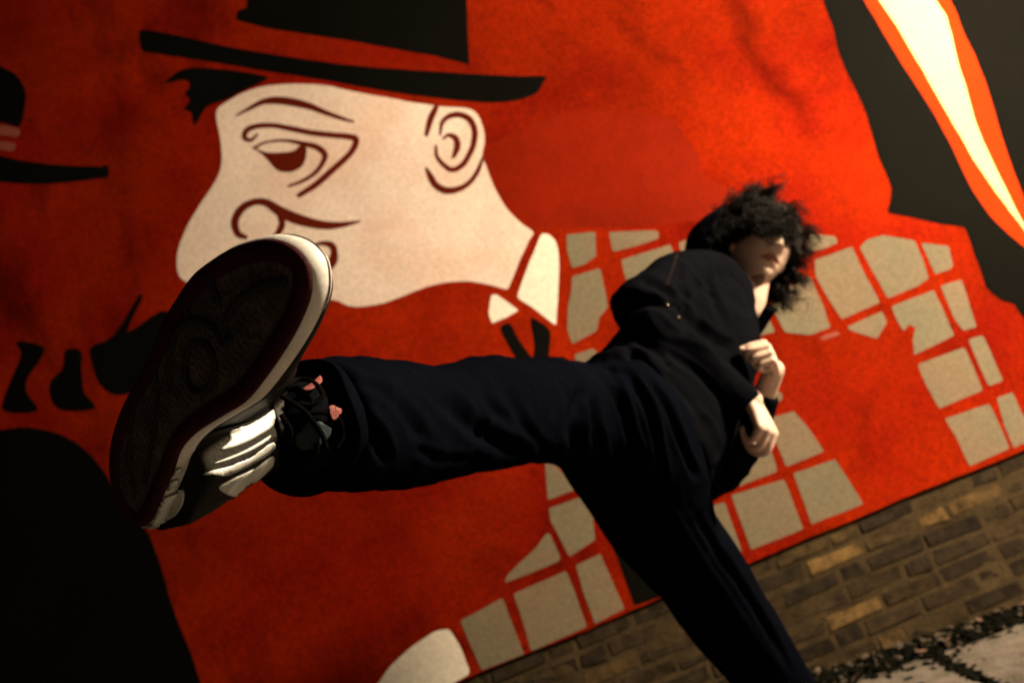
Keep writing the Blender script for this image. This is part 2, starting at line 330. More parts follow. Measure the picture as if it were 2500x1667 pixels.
B = [[(640, 60), (678, 60), (790, 190), (900, 240), (655, 330)],
 [(665, 385), (900, 300), (960, 430), (975, 600), (800, 712), (740, 590), (680, 480)],
 [(645, 555), (668, 555), (742, 712), (735, 742), (500, 840), (362, 888), (380, 840), (460, 760), (580, 650)],
 [(843, 770), (1012, 692), (1060, 800), (1175, 1062), (975, 1165), (900, 960)],
 [(425, 962), (782, 808), (830, 930), (922, 1185), (548, 1347), (480, 1130)],
 [(68, 1145), (350, 988), (400, 1120), (497, 1366), (213, 1478), (130, 1300)]]
for q in A: shape('painted_stone', q, M['stone'], .0012, sm=False, corner=.008, **K1)
for q in B: shape('painted_stone', q, M['stone'], .0012, sm=False, corner=.008, **K5)
shape('painted_dark_doorway', [(1092, 640), (1130, 730), (1242, 1045), (1560, 925), (1560, 640)], M['black'], .0012, sm=False, corner=.01, **K5)
shape('worn_spot', [(1375, 636), (1400, 622), (1455, 606), (1465, 620), (1420, 638), (1385, 645)], M['pink'], .0012, **K1)

# ------------------------------------------------------------------ brick base
def brick_mat():
    mt = new_mat('stock_brick', (.2, .13, .06), .9, .15)
    b = mt.node_tree.nodes['Principled BSDF']
    oi = N(mt, 'ShaderNodeObjectInfo'); cr = N(mt, 'ShaderNodeValToRGB'); cr.color_ramp.interpolation = 'LINEAR'
    e = cr.color_ramp.elements
    e[0].position = 0; e[0].color = (.016, .011, .007, 1); e[1].position = 1; e[1].color = (.15, .092, .032, 1)
    for p, c in ((.3, (.020, .014, .008)), (.6, (.030, .020, .010)), (.85, (.045, .030, .012)), (.94, (.065, .042, .017))):
        x = e.new(p); x.color = (*c, 1)
    L(mt, oi.outputs['Random'], cr.inputs[0])
    tc = N(mt, 'ShaderNodeTexCoord'); gp = N(mt, 'ShaderNodeNewGeometry')
    n1 = N(mt, 'ShaderNodeTexNoise'); n1.inputs['Scale'].default_value = 22; n1.inputs['Detail'].default_value = 7; n1.inputs['Roughness'].default_value = .7
    L(mt, gp.outputs['Position'], n1.inputs['Vector'])
    mp = N(mt, 'ShaderNodeMapRange'); mp.inputs[1].default_value = .3; mp.inputs[2].default_value = .7; mp.inputs[3].default_value = .25; mp.inputs[4].default_value = 1.75
    L(mt, n1.outputs['Fac'], mp.inputs[0])
    vm = N(mt, 'ShaderNodeVectorMath', operation='SCALE'); L(mt, cr.outputs[0], vm.inputs[0]); L(mt, mp.outputs[0], vm.inputs['Scale'])
    L(mt, vm.outputs[0], b.inputs['Base Color'])
    bp = N(mt, 'ShaderNodeBump'); bp.inputs['Strength'].default_value = .6; bp.inputs['Distance'].default_value = .004
    n2 = N(mt, 'ShaderNodeTexNoise'); n2.inputs['Scale'].default_value = 60; n2.inputs['Detail'].default_value = 6
    L(mt, gp.outputs['Position'], n2.inputs['Vector']); L(mt, n2.outputs['Fac'], bp.inputs['Height']); L(mt, bp.outputs[0], b.inputs['Normal'])
    return mt
M['brick'] = brick_mat()
M['mortar'] = noisy(new_mat('sandy_mortar', (.055, .040, .022), .95, .05), (.060, .043, .023), amp=.5, scale=9, fine=90, fineamp=.3, bump=.6, bscale=90, bdist=.004)[0]
BY = WD+.014    # brick face lies behind the render face
def brick_mesh(wd, seed):
    bm = bmesh.new(); h = .0565; dp = .05
    r = random.Random(seed)
    bmesh.ops.create_cube(bm, size=1)
    for v in bm.verts: v.co = Vector((v.co.x*wd, v.co.y*dp+dp/2, v.co.z*h))
    fe = [e for e in bm.edges if all(v.co.y < .001 for v in e.verts)]
    bmesh.ops.bevel(bm, geom=fe, offset=.006, segments=2, affect='EDGES')
    for v in bm.verts:
        v.co += Vector((r.uniform(-1, 1), r.uniform(-.6, 1.3), r.uniform(-1, 1)))*.0034
        if abs(v.co.x) > wd*.45 and abs(v.co.z) > h*.38 and v.co.y < .02 and r.random() < .3:
            v.co.y += .006; v.co.z *= .93
    me = bpy.data.meshes.new('brick'); bm.to_mesh(me); bm.free(); me.materials.append(M['brick']); return me
STR = [brick_mesh(.215, i) for i in range(6)]; HED = [brick_mesh(.102, 20+i) for i in range(5)]
far_v, far_f = [], []
def far_add(me, p):
    b = len(far_v); far_v.extend([tuple(v.co+p) for v in me.vertices]); far_f.extend([tuple(b+i for i in f.vertices) for f in me.polygons])
rb = random.Random(3)
for c in range(13):
    z = WZ-.006-.028-c*.066
    x = -5.4 + (0 if c % 2 else .112) + rb.uniform(-.01, .01)
    kk = 0
    while x < 6.4:
        hd = (kk % 3 == 2) if c in (0, 2, 5, 6) else (rb.random() < .22)
        wd = .102 if hd else .215
        me = rb.choice(HED if hd else STR); xc = x+wd/2
        dy = rb.uniform(-.0015, .002)
        p = Vector((xc, BY+dy, z+rb.uniform(-.003, .003)))
        if -1.0 < xc < 2.15 and z > gz(xc)-.12:
            o = bpy.data.objects.new('brick', me); COL.objects.link(o); o.parent = WALL
            o.location = p-Vector((0, WD, 0)); o.rotation_euler = (rb.uniform(-.018, .018), rb.uniform(-.014, .014), rb.uniform(-.006, .006))
        else: far_add(me, p)
        x += wd+.010+rb.uniform(-.002, .003); kk += 1
o = mesh('brick_courses', far_v, far_f, M['brick'], WALL); tag(o, kind='stuff')
# mortar bed, uneven, slightly behind the brick faces
vs, fs = [], []; nx, nz = 900, 60
for j in range(nz+1):
    for i in range(nx+1):
        x = -5.5+12*i/nx; z = -.5+(WZ+.5+.0)*j/nz
        y = BY+.0050+.0035*noise.noise(Vector((x*9, z*9, 1)))+.002*noise.noise(Vector((x*30, z*30, 5)))
        vs.append((x, y, z))
for j in range(nz):
    for i in range(nx): fs.append((j*(nx+1)+i, j*(nx+1)+i+1, (j+1)*(nx+1)+i+1, (j+1)*(nx+1)+i))
mesh('mortar', vs, fs, M['mortar'], WALL, True)
# the body of the wall, behind the render and bricks
bm = bmesh.new(); bmesh.ops.create_cube(bm, size=1)
for v in bm.verts: v.co = Vector((v.co.x*12+.5, WD+.06+.15+v.co.y*.29, 2.9+v.co.z*7.2))
me = bpy.data.meshes.new('wall_core'); bm.to_mesh(me); bm.free(); link('wall_core', me, M['mortar'], WALL)

# ================================================================== GROUND
M['soil'] = noisy(new_mat('dark_damp_soil', (.012, .013, .010), .95, .1), (.012, .013, .010), amp=.5, scale=6, fine=60, fineamp=.4, bump=1, bscale=40, bdist=.01)[0]
vs, fs = [], []; n = 120
def sp(i): t = 2*i/n-1; return math.copysign(abs(t)**3*150+abs(t)*3, t)
for j in range(n+1):
    for i in range(n+1):
        x, y = sp(i)+.8, sp(j)+2.0
        y = min(y, 2000)
        far = min(1, abs(x)/8)
        z = gz(max(-6, min(6, x)))-.035+.008*noise.noise(Vector((x*4, y*4, 0)))
        vs.append((x, y, z))
for j in range(n):
    for i in range(n): fs.append((j*(n+1)+i, j*(n+1)+i+1, (j+1)*(n+1)+i+1, (j+1)*(n+1)+i))
GROUND = mesh('ground', vs, fs, M['soil'], None, True); tag(GROUND, kind='structure')
M['slab'] = noisy(new_mat('worn_paving', (.18, .16, .15), .85, .1), (.195, .172, .158), amp=.65, scale=9, fine=130, fineamp=.3, bump=.8, bscale=90, tint=(.16, .15, .12), bdist=.006)[0]
PAVE = empty('pavement', (0, 2, 0)); tag(PAVE, kind='structure')
rs = random.Random(11)
def slab(x0, x1, y0, y1):
    nx, ny = 10, 8; vs, fs = [], []
    s = rs.uniform(0, 50); tz = rs.uniform(-.004, .004)
    for j in range(ny+1):
        for i in range(nx+1):
            u, v = i/nx, j/ny
            x = x0+(x1-x0)*u; y = y0+(y1-y0)*v
            e = min(u, 1-u, v, 1-v)
            if e == 0:
                x += .020*noise.noise(Vector((x*11+s, y*11, 0)))*1.4; y += .022*noise.noise(Vector((x*11, y*11+s, 4)))*1.4
            z = gz(x)+tz+(-.007 if e == 0 else 0)+.002*noise.noise(Vector((x*7, y*7, s)))
            vs.append((x, y, z))
    W_ = nx+1
    for j in range(ny):
        for i in range(nx): fs.append((j*W_+i, j*W_+i+1, (j+1)*W_+i+1, (j+1)*W_+i))
    b = len(vs); per = [i for i in range(W_)]+[j*W_+nx for j in range(1, ny+1)]+[ny*W_+i for i in range(nx-1, -1, -1)]+[j*W_ for j in range(ny-1, 0, -1)]
    for i in per: vs.append((vs[i][0], vs[i][1], vs[i][2]-.05))
    for k in range(len(per)):
        k2 = (k+1) % len(per); fs.append((per[k2], per[k], b+k, b+k2))
    return mesh('paving_slab', vs, fs, M['slab'], PAVE)
JX = grd(2350, 1630).x
for r_ in range(7):
    y1 = WD-.17-r_*.62
    xs = JX-4*.62+(0 if r_ % 2 == 0 else .3)
    for c_ in range(9): slab(xs+c_*.62+.016, xs+(c_+1)*.62-.016, y1-.62+.03, y1)
# grit and crumbs, and dark moss standing in for shadow along the wall
M['moss'] = noisy(new_mat('dark_moss_shade', (.007, .0075, .005), .95, .02), (.0075, .008, .0055), amp=.6, scale=30, fine=200, fineamp=.4, bump=.8, bscale=200)[0]
M['grit'] = noisy(new_mat('pale_grit', (.11, .088, .065), .9, .1), (.11, .09, .07), amp=.6, scale=60, fine=300, fineamp=.3, bump=.6, bscale=200)[0]
def rock(vs, fs, c, r, rr, flat=.6):
    b = len(vs)
    dirs = [(0, 0, 1), (.89, 0, .45), (.28, .85, .45), (-.72, .53, .45), (-.72, -.53, .45), (.28, -.85, .45), (.72, .53, -.45), (-.28, .85, -.45), (-.89, 0, -.45), (-.28, -.85, -.45), (.72, -.53, -.45), (0, 0, -1)]
    an = rr.uniform(0, 6.28); sx = rr.uniform(.6, 1.4)
    for d in dirs:
        k = r*rr.uniform(.7, 1.25); x, y = d[0]*sx, d[1]/sx
        vs.append((c[0]+k*(x*cos(an)-y*sin(an)), c[1]+k*(x*sin(an)+y*cos(an)), c[2]+k*d[2]*flat))
    for f in ((0, 1, 2), (0, 2, 3), (0, 3, 4), (0, 4, 5), (0, 5, 1), (1, 6, 2), (2, 7, 3), (3, 8, 4), (4, 9, 5), (5, 10, 1), (6, 7, 2), (7, 8, 3), (8, 9, 4), (9, 10, 5), (10, 6, 1), (11, 7, 6), (11, 8, 7), (11, 9, 8), (11, 10, 9), (11, 6, 10)):
        fs.append(tuple(b+i for i in f))
vs, fs = [], []
for i in range(10500):
    x = rs.uniform(-1.4, 3.4); y = WD+.02-abs(rs.gauss(0, .125))
    if rs.random() < .22: # along slab joints
        k = rs.randrange(-3, 5); x = JX+k*.62+rs.gauss(0, .017); y = rs.uniform(1.6, WD-.1)
    elif rs.random() < .1: y = WD-.17-.605+rs.gauss(0, .012)
    rock(vs, fs, (x, y, gz(x)-.012+rs.uniform(-.006, .012)), rs.uniform(.006, .017), rs)
pass
MOSS = mesh('moss', vs, fs, M['moss']); tag(MOSS, 'dark moss and dirt standing in for ground shadow along the brick base', 'moss', kind='stuff')
vs, fs = [], []
for i in range(520):
    x = rs.uniform(-1.4, 3.4); y = WD+.0-abs(rs.gauss(0, .10))
    rock(vs, fs, (x, y, gz(x)+.004+rs.uniform(-.004, .008)), min(.016, .0035+rs.expovariate(1/.0035)), rs, .7)
GRIT = mesh('grit', vs, fs, M['grit']); tag(GRIT, 'pale grit and brick crumbs scattered on the moss by the wall', 'grit', kind='stuff')

M['leaf'] = noisy(new_mat('dry_leaf', (.14, .09, .06), .8, .1), (.15, .095, .065), amp=.4, scale=60, fine=300, bump=.2, tint=(.19, .11, .085))[0]
def leaf_mesh(seed):
    r = random.Random(seed); vs, fs = [], []; n = 9
    for i in range(n+1):
        t = i/n; w_ = .011*sin(pi*t)**.7*(1+.15*(i % 2)); cu = .006*sin(pi*t*1.2+seed)
        vs += [(t*.045, -w_, cu+w_*.35), (t*.045, 0, cu), (t*.045, w_, cu+w_*.4)]
    for i in range(n):
        for k in (0, 1): fs.append((i*3+k, i*3+k+1, i*3+k+4, i*3+k+3))
    me = bpy.data.meshes.new('leaf'); me.from_pydata(vs, [], fs); me.materials.append(M['leaf']); return me
LM = [leaf_mesh(i) for i in range(3)]
LEAFL = ['dry leaf in the dirt nearest the trouser leg', 'dry leaf in the middle of the dirt strip by the brick base', 'dry leaf just right of the middle of the dirt strip', 'dry leaf third from the right end of the dirt strip', 'dry leaf at the right end of the dirt strip', 'dry leaf beside the joint between the paving slabs']
for i, (px_, py_) in enumerate([(2105, 1655), (2330, 1560), (2395, 1525), (2440, 1500), (2480, 1478), (2240, 1600)]):
    q = grd(px_, py_)
    if q.y > WD-.02: q.y = WD-.04
    o = bpy.data.objects.new('dry_leaf', LM[i % 3]); COL.objects.link(o)
    o.location = (q.x, q.y, gz(q.x)+.008); o.rotation_euler = (rs.uniform(-.4, .4), rs.uniform(-.3, .3), rs.uniform(0, 6))
    tag(o, LEAFL[i], 'leaf', 'dry leaves along the foot of the wall')

# ================================================================== STREET LAMP (stands outside the picture, lights it)
M['lamp_metal'] = noisy(new_mat('grey_galvanised_metal', (.2, .2, .2), .5, .5, .6), (.2, .2, .2), amp=.3, scale=8, fine=100, bump=.1)[0]
def tube(path, rad, seg=12, cap=True, vs=None, fs=None):
    vs = [] if vs is None else vs; fs = [] if fs is None else fs
    b = len(vs); n = len(path)
    nrm = None
    for i, p in enumerate(path):
        t = (path[min(n-1, i+1)]-path[max(0, i-1)]).normalized()
        if nrm is None:
            nrm = t.orthogonal().normalized()
        else:
            nrm = (nrm-t*nrm.dot(t)); nrm = nrm.normalized() if nrm.length > 1e-6 else t.orthogonal().normalized()
        bi = t.cross(nrm)
        r = rad[i] if hasattr(rad, '__len__') else rad
        for k in range(seg):
            a = 2*pi*k/seg; vs.append(p+nrm*cos(a)*r+bi*sin(a)*r)
    for i in range(n-1):
        for k in range(seg):
            k2 = (k+1) % seg; fs.append((b+i*seg+k, b+i*seg+k2, b+(i+1)*seg+k2, b+(i+1)*seg+k))
    if cap:
        fs.append(tuple(b+k for k in reversed(range(seg)))); fs.append(tuple(b+(n-1)*seg+k for k in range(seg)))
    return vs, fs
V = Vector
lz = gz(4.55)
LP = empty('street_lamp', (4.55, 1.0, lz)); tag(LP, 'grey street lamp post on the pavement to the right, shining on the red wall', 'street lamp')
v_, f_ = tube([V((4.55, 1.0, lz-.05)), V((4.55, 1.0, lz+.9)), V((4.55, 1.0, lz+.92)), V((4.55, 1.0, 2.6))], [.075, .075, .05, .04], 20)
mesh('pole', v_, f_, M['lamp_metal'], LP, True)
v_, f_ = tube([V((4.55, 1.0, 2.55)), V((4.5, 1.0, 2.68)), V((4.2, .98, 2.70)), V((3.25, .93, 2.68))], .025, 14)
mesh('arm', v_, f_, M['lamp_metal'], LP, True)
bm = bmesh.new(); bmesh.ops.create_uvsphere(bm, u_segments=24, v_segments=12, radius=1)
for v in list(bm.verts):
    if v.co.z < -.01: bm.verts.remove(v)
for v in bm.verts: v.co = Vector((v.co.x*.26, v.co.y*.14, v.co.z*.10))
bmesh.ops.rotate(bm, verts=bm.verts, cent=(0, 0, 0), matrix=Matrix.Rotation(radians(-28), 3, 'Z'))
bmesh.ops.translate(bm, verts=bm.verts, vec=LAMP+Vector((0, 0, .10)))
me = bpy.data.meshes.new('lamp_head'); bm.to_mesh(me); bm.free(); link('lamp_head', me, M['lamp_metal'], LP, True)
gl = new_mat('lit_lens', (1, .8, .5)); gb = gl.node_tree.nodes['Principled BSDF']
gb.inputs['Emission Color'].default_value = (1, .68, .36, 1); gb.inputs['Emission Strength'].default_value = 12
bm = bmesh.new(); bmesh.ops.create_uvsphere(bm, u_segments=20, v_segments=8, radius=1)
for v in bm.verts: v.co = Vector((v.co.x*.2, v.co.y*.1, v.co.z*.02))
bmesh.ops.rotate(bm, verts=bm.verts, cent=(0, 0, 0), matrix=Matrix.Rotation(radians(-28), 3, 'Z'))
bmesh.ops.translate(bm, verts=bm.verts, vec=LAMP+Vector((0, 0, .12)))
me = bpy.data.meshes.new('lens'); bm.to_mesh(me); bm.free(); link('lens', me, gl, LP, True)
ld = bpy.data.lights.new('lamp_light', 'POINT'); ld.energy = LAMP_W; ld.color = (1, .76, .49); ld.shadow_soft_size = .2
lo = bpy.data.objects.new('lamp_light', ld); COL.objects.link(lo); lo.parent = LP; lo.location = LAMP-LP.location

# ================================================================== THE PERSON
M['skin'] = noisy(new_mat('skin', (.80, .58, .48), .5, .4), (.82, .60, .50), amp=.18, scale=25, fine=400, fineamp=.06, bump=.1, bscale=500, bdist=.001)[0]
M['skin'].node_tree.nodes['Principled BSDF'].inputs['Subsurface Weight'].default_value = .15
M['skin'].node_tree.nodes['Principled BSDF'].inputs['Subsurface Scale'].default_value = .01
M['skin'].node_tree.nodes['Principled BSDF'].inputs['Subsurface Radius'].default_value = (1, .3, .15)
M['lip'] = noisy(new_mat('lip_skin', (.40, .15, .12), .45, .4), (.40, .15, .12), amp=.2, scale=60, fine=400, fineamp=.1, bump=.1)[0]
M['stubble_shade'] = noisy(new_mat('stubble_shade_skin', (.3, .2, .15), .8, .1), (.33, .21, .16), amp=.7, scale=90, fine=700, fineamp=.4, bump=.3)[0]  # beard tone that also stands in for the shadow under the chin
def cloth(name, c, bsc=650, sheen=.0, rough=.85):
    mt = noisy(new_mat(name, c, rough, .0), c, amp=.35, scale=5, fine=400, fineamp=.25, bump=.35, bscale=bsc, bdist=.0015)[0]
    mt.node_tree.nodes['Principled BSDF'].inputs['Sheen Weight'].default_value = sheen
    mt.node_tree.nodes['Principled BSDF'].inputs['Sheen Roughness'].default_value = .4
    return mt
M['trouser'] = cloth('navy_black_trouser_cloth', (.0024, .0031, .0062), sheen=.0, rough=.9)
M['jacket'] = cloth('black_jacket_cloth', (.0045, .0050, .0075), sheen=.0, rough=.9)
M['hair'] = noisy(new_mat('black_hair', (.004, .003, .0025), .7, .15), (.004, .003, .0026), amp=.3, scale=30, fine=300, bump=0)[0]
M['rubber'] = noisy(new_mat('dark_maroon_rubber', (.05, .010, .016), .7, .1), (.05, .010, .016), amp=.4, scale=40, fine=400, fineamp=.3, bump=.5, bscale=300, bdist=.001)[0]
M['outsole'] = noisy(new_mat('dirty_dark_outsole_rubber', (.12, .10, .095), .8, .2), (.13, .108, .10), amp=.55, scale=30, fine=300, fineamp=.35, bump=.7, bscale=350, bdist=.0015, tint=(.08, .075, .07))[0]
M['groove'] = noisy(new_mat('groove_rubber', (.022, .017, .018), .7, .3), (.022, .017, .018), amp=.4, scale=50, fine=300, bump=.4)[0]
M['midsole'] = noisy(new_mat('off_white_foam', (.84, .85, .84), .5, .4), (.86, .87, .86), amp=.25, scale=25, fine=300, fineamp=.08, bump=.25, bscale=200, bdist=.001)[0]
M['silver'] = noisy(new_mat('silver_grey_leather', (.75, .80, .80), .35, .8, .2), (.78, .84, .84), amp=.4, scale=20, fine=300, fineamp=.05, bump=.15, bscale=250, bdist=.001)[0]
M['leather'] = noisy(new_mat('black_leather', (.006, .006, .007), .5, .15), (.006, .006, .007), amp=.3, scale=20, fine=200, bump=.3, bscale=300, bdist=.001)[0]
M['lace'] = noisy(new_mat('black_lace', (.004, .004, .004), .9, .02), (.004, .004, .004), fine=900, bump=.8, bscale=900)[0]
M['pinktag'] = noisy(new_mat('pink_red_fabric', (.22, .045, .045), .6, .3), (.24, .06, .058), amp=.3, scale=60, fine=500, bump=.3)[0]
M['teal'] = noisy(new_mat('dull_teal_fabric', (.02, .04, .045), .7, .3), (.02, .042, .05), amp=.3, scale=60, fine=500, bump=.3)[0]
M['eye'] = new_mat('eye_white', (.7, .68, .64), .15, .5)
M['metal'] = new_mat('pale_metal_stud', (.7, .6, .45), .3, .6, .8)
PERSON = empty('person', un(1520, 1040, 1.5))
tag(PERSON, 'curly-haired person in black jacket and dark trousers kicking one shoe sole towards the viewer', 'person')

def project(p):
    q = p-CAM; d = q.dot(FW)
    return 1250+q.dot(CX)/d*FPX, 833-q.dot(CY)/d*FPX, d
def loft_v(rings, vs, fs):
    """rings: lists of equal length, closed with caps"""
    b = len(vs); n = len(rings[0])
    for r in rings: vs.extend(r)
    for i in range(len(rings)-1):
        for k in range(n):
            k2 = (k+1) % n; fs.append((b+i*n+k, b+i*n+k2, b+(i+1)*n+k2, b+(i+1)*n+k))
    fs.append(tuple(b+k for k in reversed(range(n)))); fs.append(tuple(b+(len(rings)-1)*n+k for k in range(n)))
def limb(stations, vs, fs, seg=28, sub=6, fill=2.2, ratio=1.0):
    """stations ((x,y) edge, (x,y) other edge, distance, depth radius or None) -> solid limb"""
    A_, B_, D_, R2 = [], [], [], []
    for s in stations:
        A_.append(Vector((*s[0], s[2]))); B_.append(Vector((*s[1], s[2])))
        R2.append(Vector((s[3] if len(s) > 3 and s[3] else -1, 0, 0)))
    As = smooth_open(A_, sub); Bs = smooth_open(B_, sub); Rs = smooth_open(R2, sub)
    P1 = [un(*a) for a in As]; P2 = [un(*a) for a in Bs]
    cs = [(a+b)/2 for a, b in zip(P1, P2)]
    rings = []
    for i, c in enumerate(cs):
        t = (cs[min(len(cs)-1, i+1)]-cs[max(0, i-1)]).normalized()
        a = (P1[i]-P2[i])/2; a = a-t*a.dot(t)*.0
        b = t.cross(a).normalized()*(Rs[i].x if Rs[i].x > 0 else a.length*ratio)
        ring = []
        for k in range(seg):
            an = 2*pi*k/seg; ca, sa = cos(an), sin(an)
            ring.append(c+a*math.copysign(abs(ca)**(2/fill), ca)+b*math.copysign(abs(sa)**(2/fill), sa))
        rings.append(ring)
    loft_v(rings, vs, fs)
def caps(chain, vs, fs, seg=14, sub=3):
    """chain of (Vector, radius): a rounded tapering solid"""
    pts = [p for p, r in chain]; rad = [Vector((r, 0, 0)) for p, r in chain]
    if len(pts) > 2: pts = smooth_open(pts, sub); rad = smooth_open(rad, sub)
    rad = [max(.001, r.x) for r in rad]
    t0 = (pts[0]-pts[1]).normalized(); t1 = (pts[-1]-pts[-2]).normalized()
    P = [pts[0]+t0*rad[0]*k for k in (.98, .8, .5)]+pts+[pts[-1]+t1*rad[-1]*k for k in (.5, .8, .98)]
    R = [rad[0]*k for k in (.2, .6, .866)]+rad+[rad[-1]*k for k in (.866, .6, .2)]
    tube(P, R, seg, True, vs, fs)
def ball(c, r, vs, fs, ax=None, seg=20, rg=12):
    ax = ax or (Vector((1, 0, 0)), Vector((0, 1, 0)), Vector((0, 0, 1)))
    rings = []
    for i in range(1, rg):
        th = pi*i/rg
        rings.append([c+ax[0]*r[0]*sin(th)*cos(2*pi*k/seg)+ax[1]*r[1]*sin(th)*sin(2*pi*k/seg)+ax[2]*r[2]*cos(th) for k in range(seg)])
    loft_v(rings, vs, fs)
def fuse(name, vs, fs, voxel, smooth_it=6, mat=None, parent=None):
    me = bpy.data.meshes.new('tmp'); me.from_pydata([tuple(v) for v in vs], [], fs); me.update()
    bm = bmesh.new(); bm.from_mesh(me); bmesh.ops.recalc_face_normals(bm, faces=bm.faces); bm.to_mesh(me); bm.free()
    o = bpy.data.objects.new('tmp', me); COL.objects.link(o)
    r = o.modifiers.new('r', 'REMESH'); r.mode = 'VOXEL'; r.voxel_size = voxel
    if smooth_it:
        s = o.modifiers.new('s', 'SMOOTH'); s.iterations = smooth_it; s.factor = .5
    dg = bpy.context.evaluated_depsgraph_get(); dg.update()
    m2 = bpy.data.meshes.new_from_object(o.evaluated_get(dg)); bpy.data.objects.remove(o); bpy.data.meshes.remove(me)
    m2.name = name
    return link(name, m2, mat, parent, True)
ORI = lambda o: o.matrix_world.translation
def world_off(o):
    root = o; T = Vector((0, 0, 0))
    while root: T = T+root.location; root = root.parent
    return T
def folds(o, lines, amp_noise=.003, nsc=16, stretch=None, seed=0.0):
    """press fold valleys (and raise the cloth beside them) into the mesh; lines: (px points, half width px, depth m)"""
    me = o.data; n = len(me.vertices); off = world_off(o)
    co = np.empty(n*3); me.vertices.foreach_get('co', co); co = co.reshape(-1, 3)
    no = np.empty(n*3); me.vertices.foreach_get('normal', no); no = no.reshape(-1, 3)
    W_ = co+np.array(off); q = W_-np.array(CAM); d = q@np.array(FW)
    px = 1250+(q@np.array(CX))/d*FPX; py = 833-(q@np.array(CY))/d*FPX
    vdir = q/np.linalg.norm(q, axis=1)[:, None]; face = np.clip(-(no*vdir).sum(1)*1.6, 0, 1)
    disp = np.zeros(n)
    for pts, hw, dep in lines:
        best = np.full(n, 1e9); side = np.zeros(n); tt = np.zeros(n)
        sp_ = smooth_open([Vector((*p, 0)) for p in pts], 5)
        m_ = len(sp_)
        for i in range(m_-1):
            a, b = sp_[i], sp_[i+1]; dx, dy = b.x-a.x, b.y-a.y; l2 = dx*dx+dy*dy+1e-9
            t = np.clip(((px-a.x)*dx+(py-a.y)*dy)/l2, 0, 1)
            dd = np.hypot(px-a.x-t*dx, py-a.y-t*dy)
            sg = np.sign((px-a.x)*dy-(py-a.y)*dx)
            u = best > dd; best[u] = dd[u]; side[u] = sg[u]; tt[u] = (i+t[u])/(m_-1)
        fade = np.clip(np.minimum(tt, 1-tt)*6+.15, 0, 1)
        x = best/hw*1.0
        prof = -np.exp(-x*x)+.55*np.exp(-((x-1.7)/.7)**2)*np.where(side > 0, 1, .5)
        disp += dep*prof*fade*face
    v0 = Vector((seed, seed*2, 0))
    st = stretch or (Vector((1, 0, 0)), 1.0)
    for i in range(n):
        p = Vector(W_[i]); a = st[0]*(p.dot(st[0]))*(1-1/st[1]); p2 = (p-a)*nsc+v0
        h = noise.noise(p2+Vector((1, 1, 1))*.7*noise.noise(p2*.6))
        disp[i] += amp_noise*(1-2*abs(h)**.8)*.8+amp_noise*.25*noise.noise(p2*3.1)
    co = co+no*disp[:, None]
    me.vertices.foreach_set('co', co.ravel()); me.update()

# ---------- head frame
HC = un(1852, 612, 1.95)
HZ = (CX*.34+CY*.88+FW*.36).normalized()
HY = (-FW+CX*.20+CY*.1); HY = (HY-HZ*HY.dot(HZ)).normalized()
HX = HZ.cross(HY).normalized()
def hd(x, y, z): return HC+HX*x+HY*y+HZ*z
def g(a, s): return exp(-(a/s)**2)
def head_pt(th, ph):
    """th from crown, ph around, front = pi/2"""
    x = sin(th)*cos(ph); y = sin(th)*sin(ph); z = cos(th)
    X_, Y_, Z_ = x*.073, y*.093, z*.118
    if Z_ < 0:
        k = -Z_/.118
        X_ *= 1-.34*k**1.6
        if Y_ > 0: Y_ = Y_*(1-.10*k)+.012*k**2
        else: Y_ *= 1-.35*k
    if y > 0:
        f = min(1, y*1.5)
        Y_ -= .007*f*(g(X_-.031, .015)+g(X_+.031, .015))*g(Z_-.006, .014)              # eye sockets
        Y_ += .005*f*g(Z_-.025, .010)*g(X_, .045)                                       # brow
        pr = max(0, min(1, (.018-Z_)/.052)) if Z_ > -.034 else max(0, 1-(-.034-Z_)/.008)
        Y_ += .027*f*pr*exp(-(abs(X_)/(.008+.006*pr))**2.4)                             # nose
        Y_ += .006*f*(g(X_-.013, .006)+g(X_+.013, .006))*g(Z_+.032, .007)               # nostril wings
        Y_ += .0060*f*g(Z_+.0545, .0050)*g(X_, .019)+.0065*f*g(Z_+.0665, .0055)*g(X_, .016)
        Y_ -= .0095*f*g(Z_+.0605, .0030)*g(X_, .024)
        Y_ -= .0040*f*g(Z_+.078, .006)*g(X_, .02)
        Y_ += .0070*f*g(Z_+.095, .013)*g(X_, .018)                                      # chin
        Y_ += .0035*f*(g(X_-.042, .016)+g(X_+.042, .016))*g(Z_+.022, .016)              # cheekbones
    return hd(X_, Y_, Z_)
bv, bf = [], []
rings = [[head_pt(pi*i/90, 2*pi*k/110) for k in range(110)] for i in range(1, 90)]
loft_v(rings, bv, bf)
for s in (-1, 1): ball(hd(s*.073, -.008, -.008), (.007, .017, .029), bv, bf, (HX, (HY*.9+HX*s*.35).normalized(), HZ), 14, 10)
NB = un(1765, 790, 1.93)
caps([(hd(0, -.012, -.03), .05), (hd(0, -.012, -.085), .052), (un(1812, 748, 1.92), .054), (NB, .062)], bv, bf, 20)
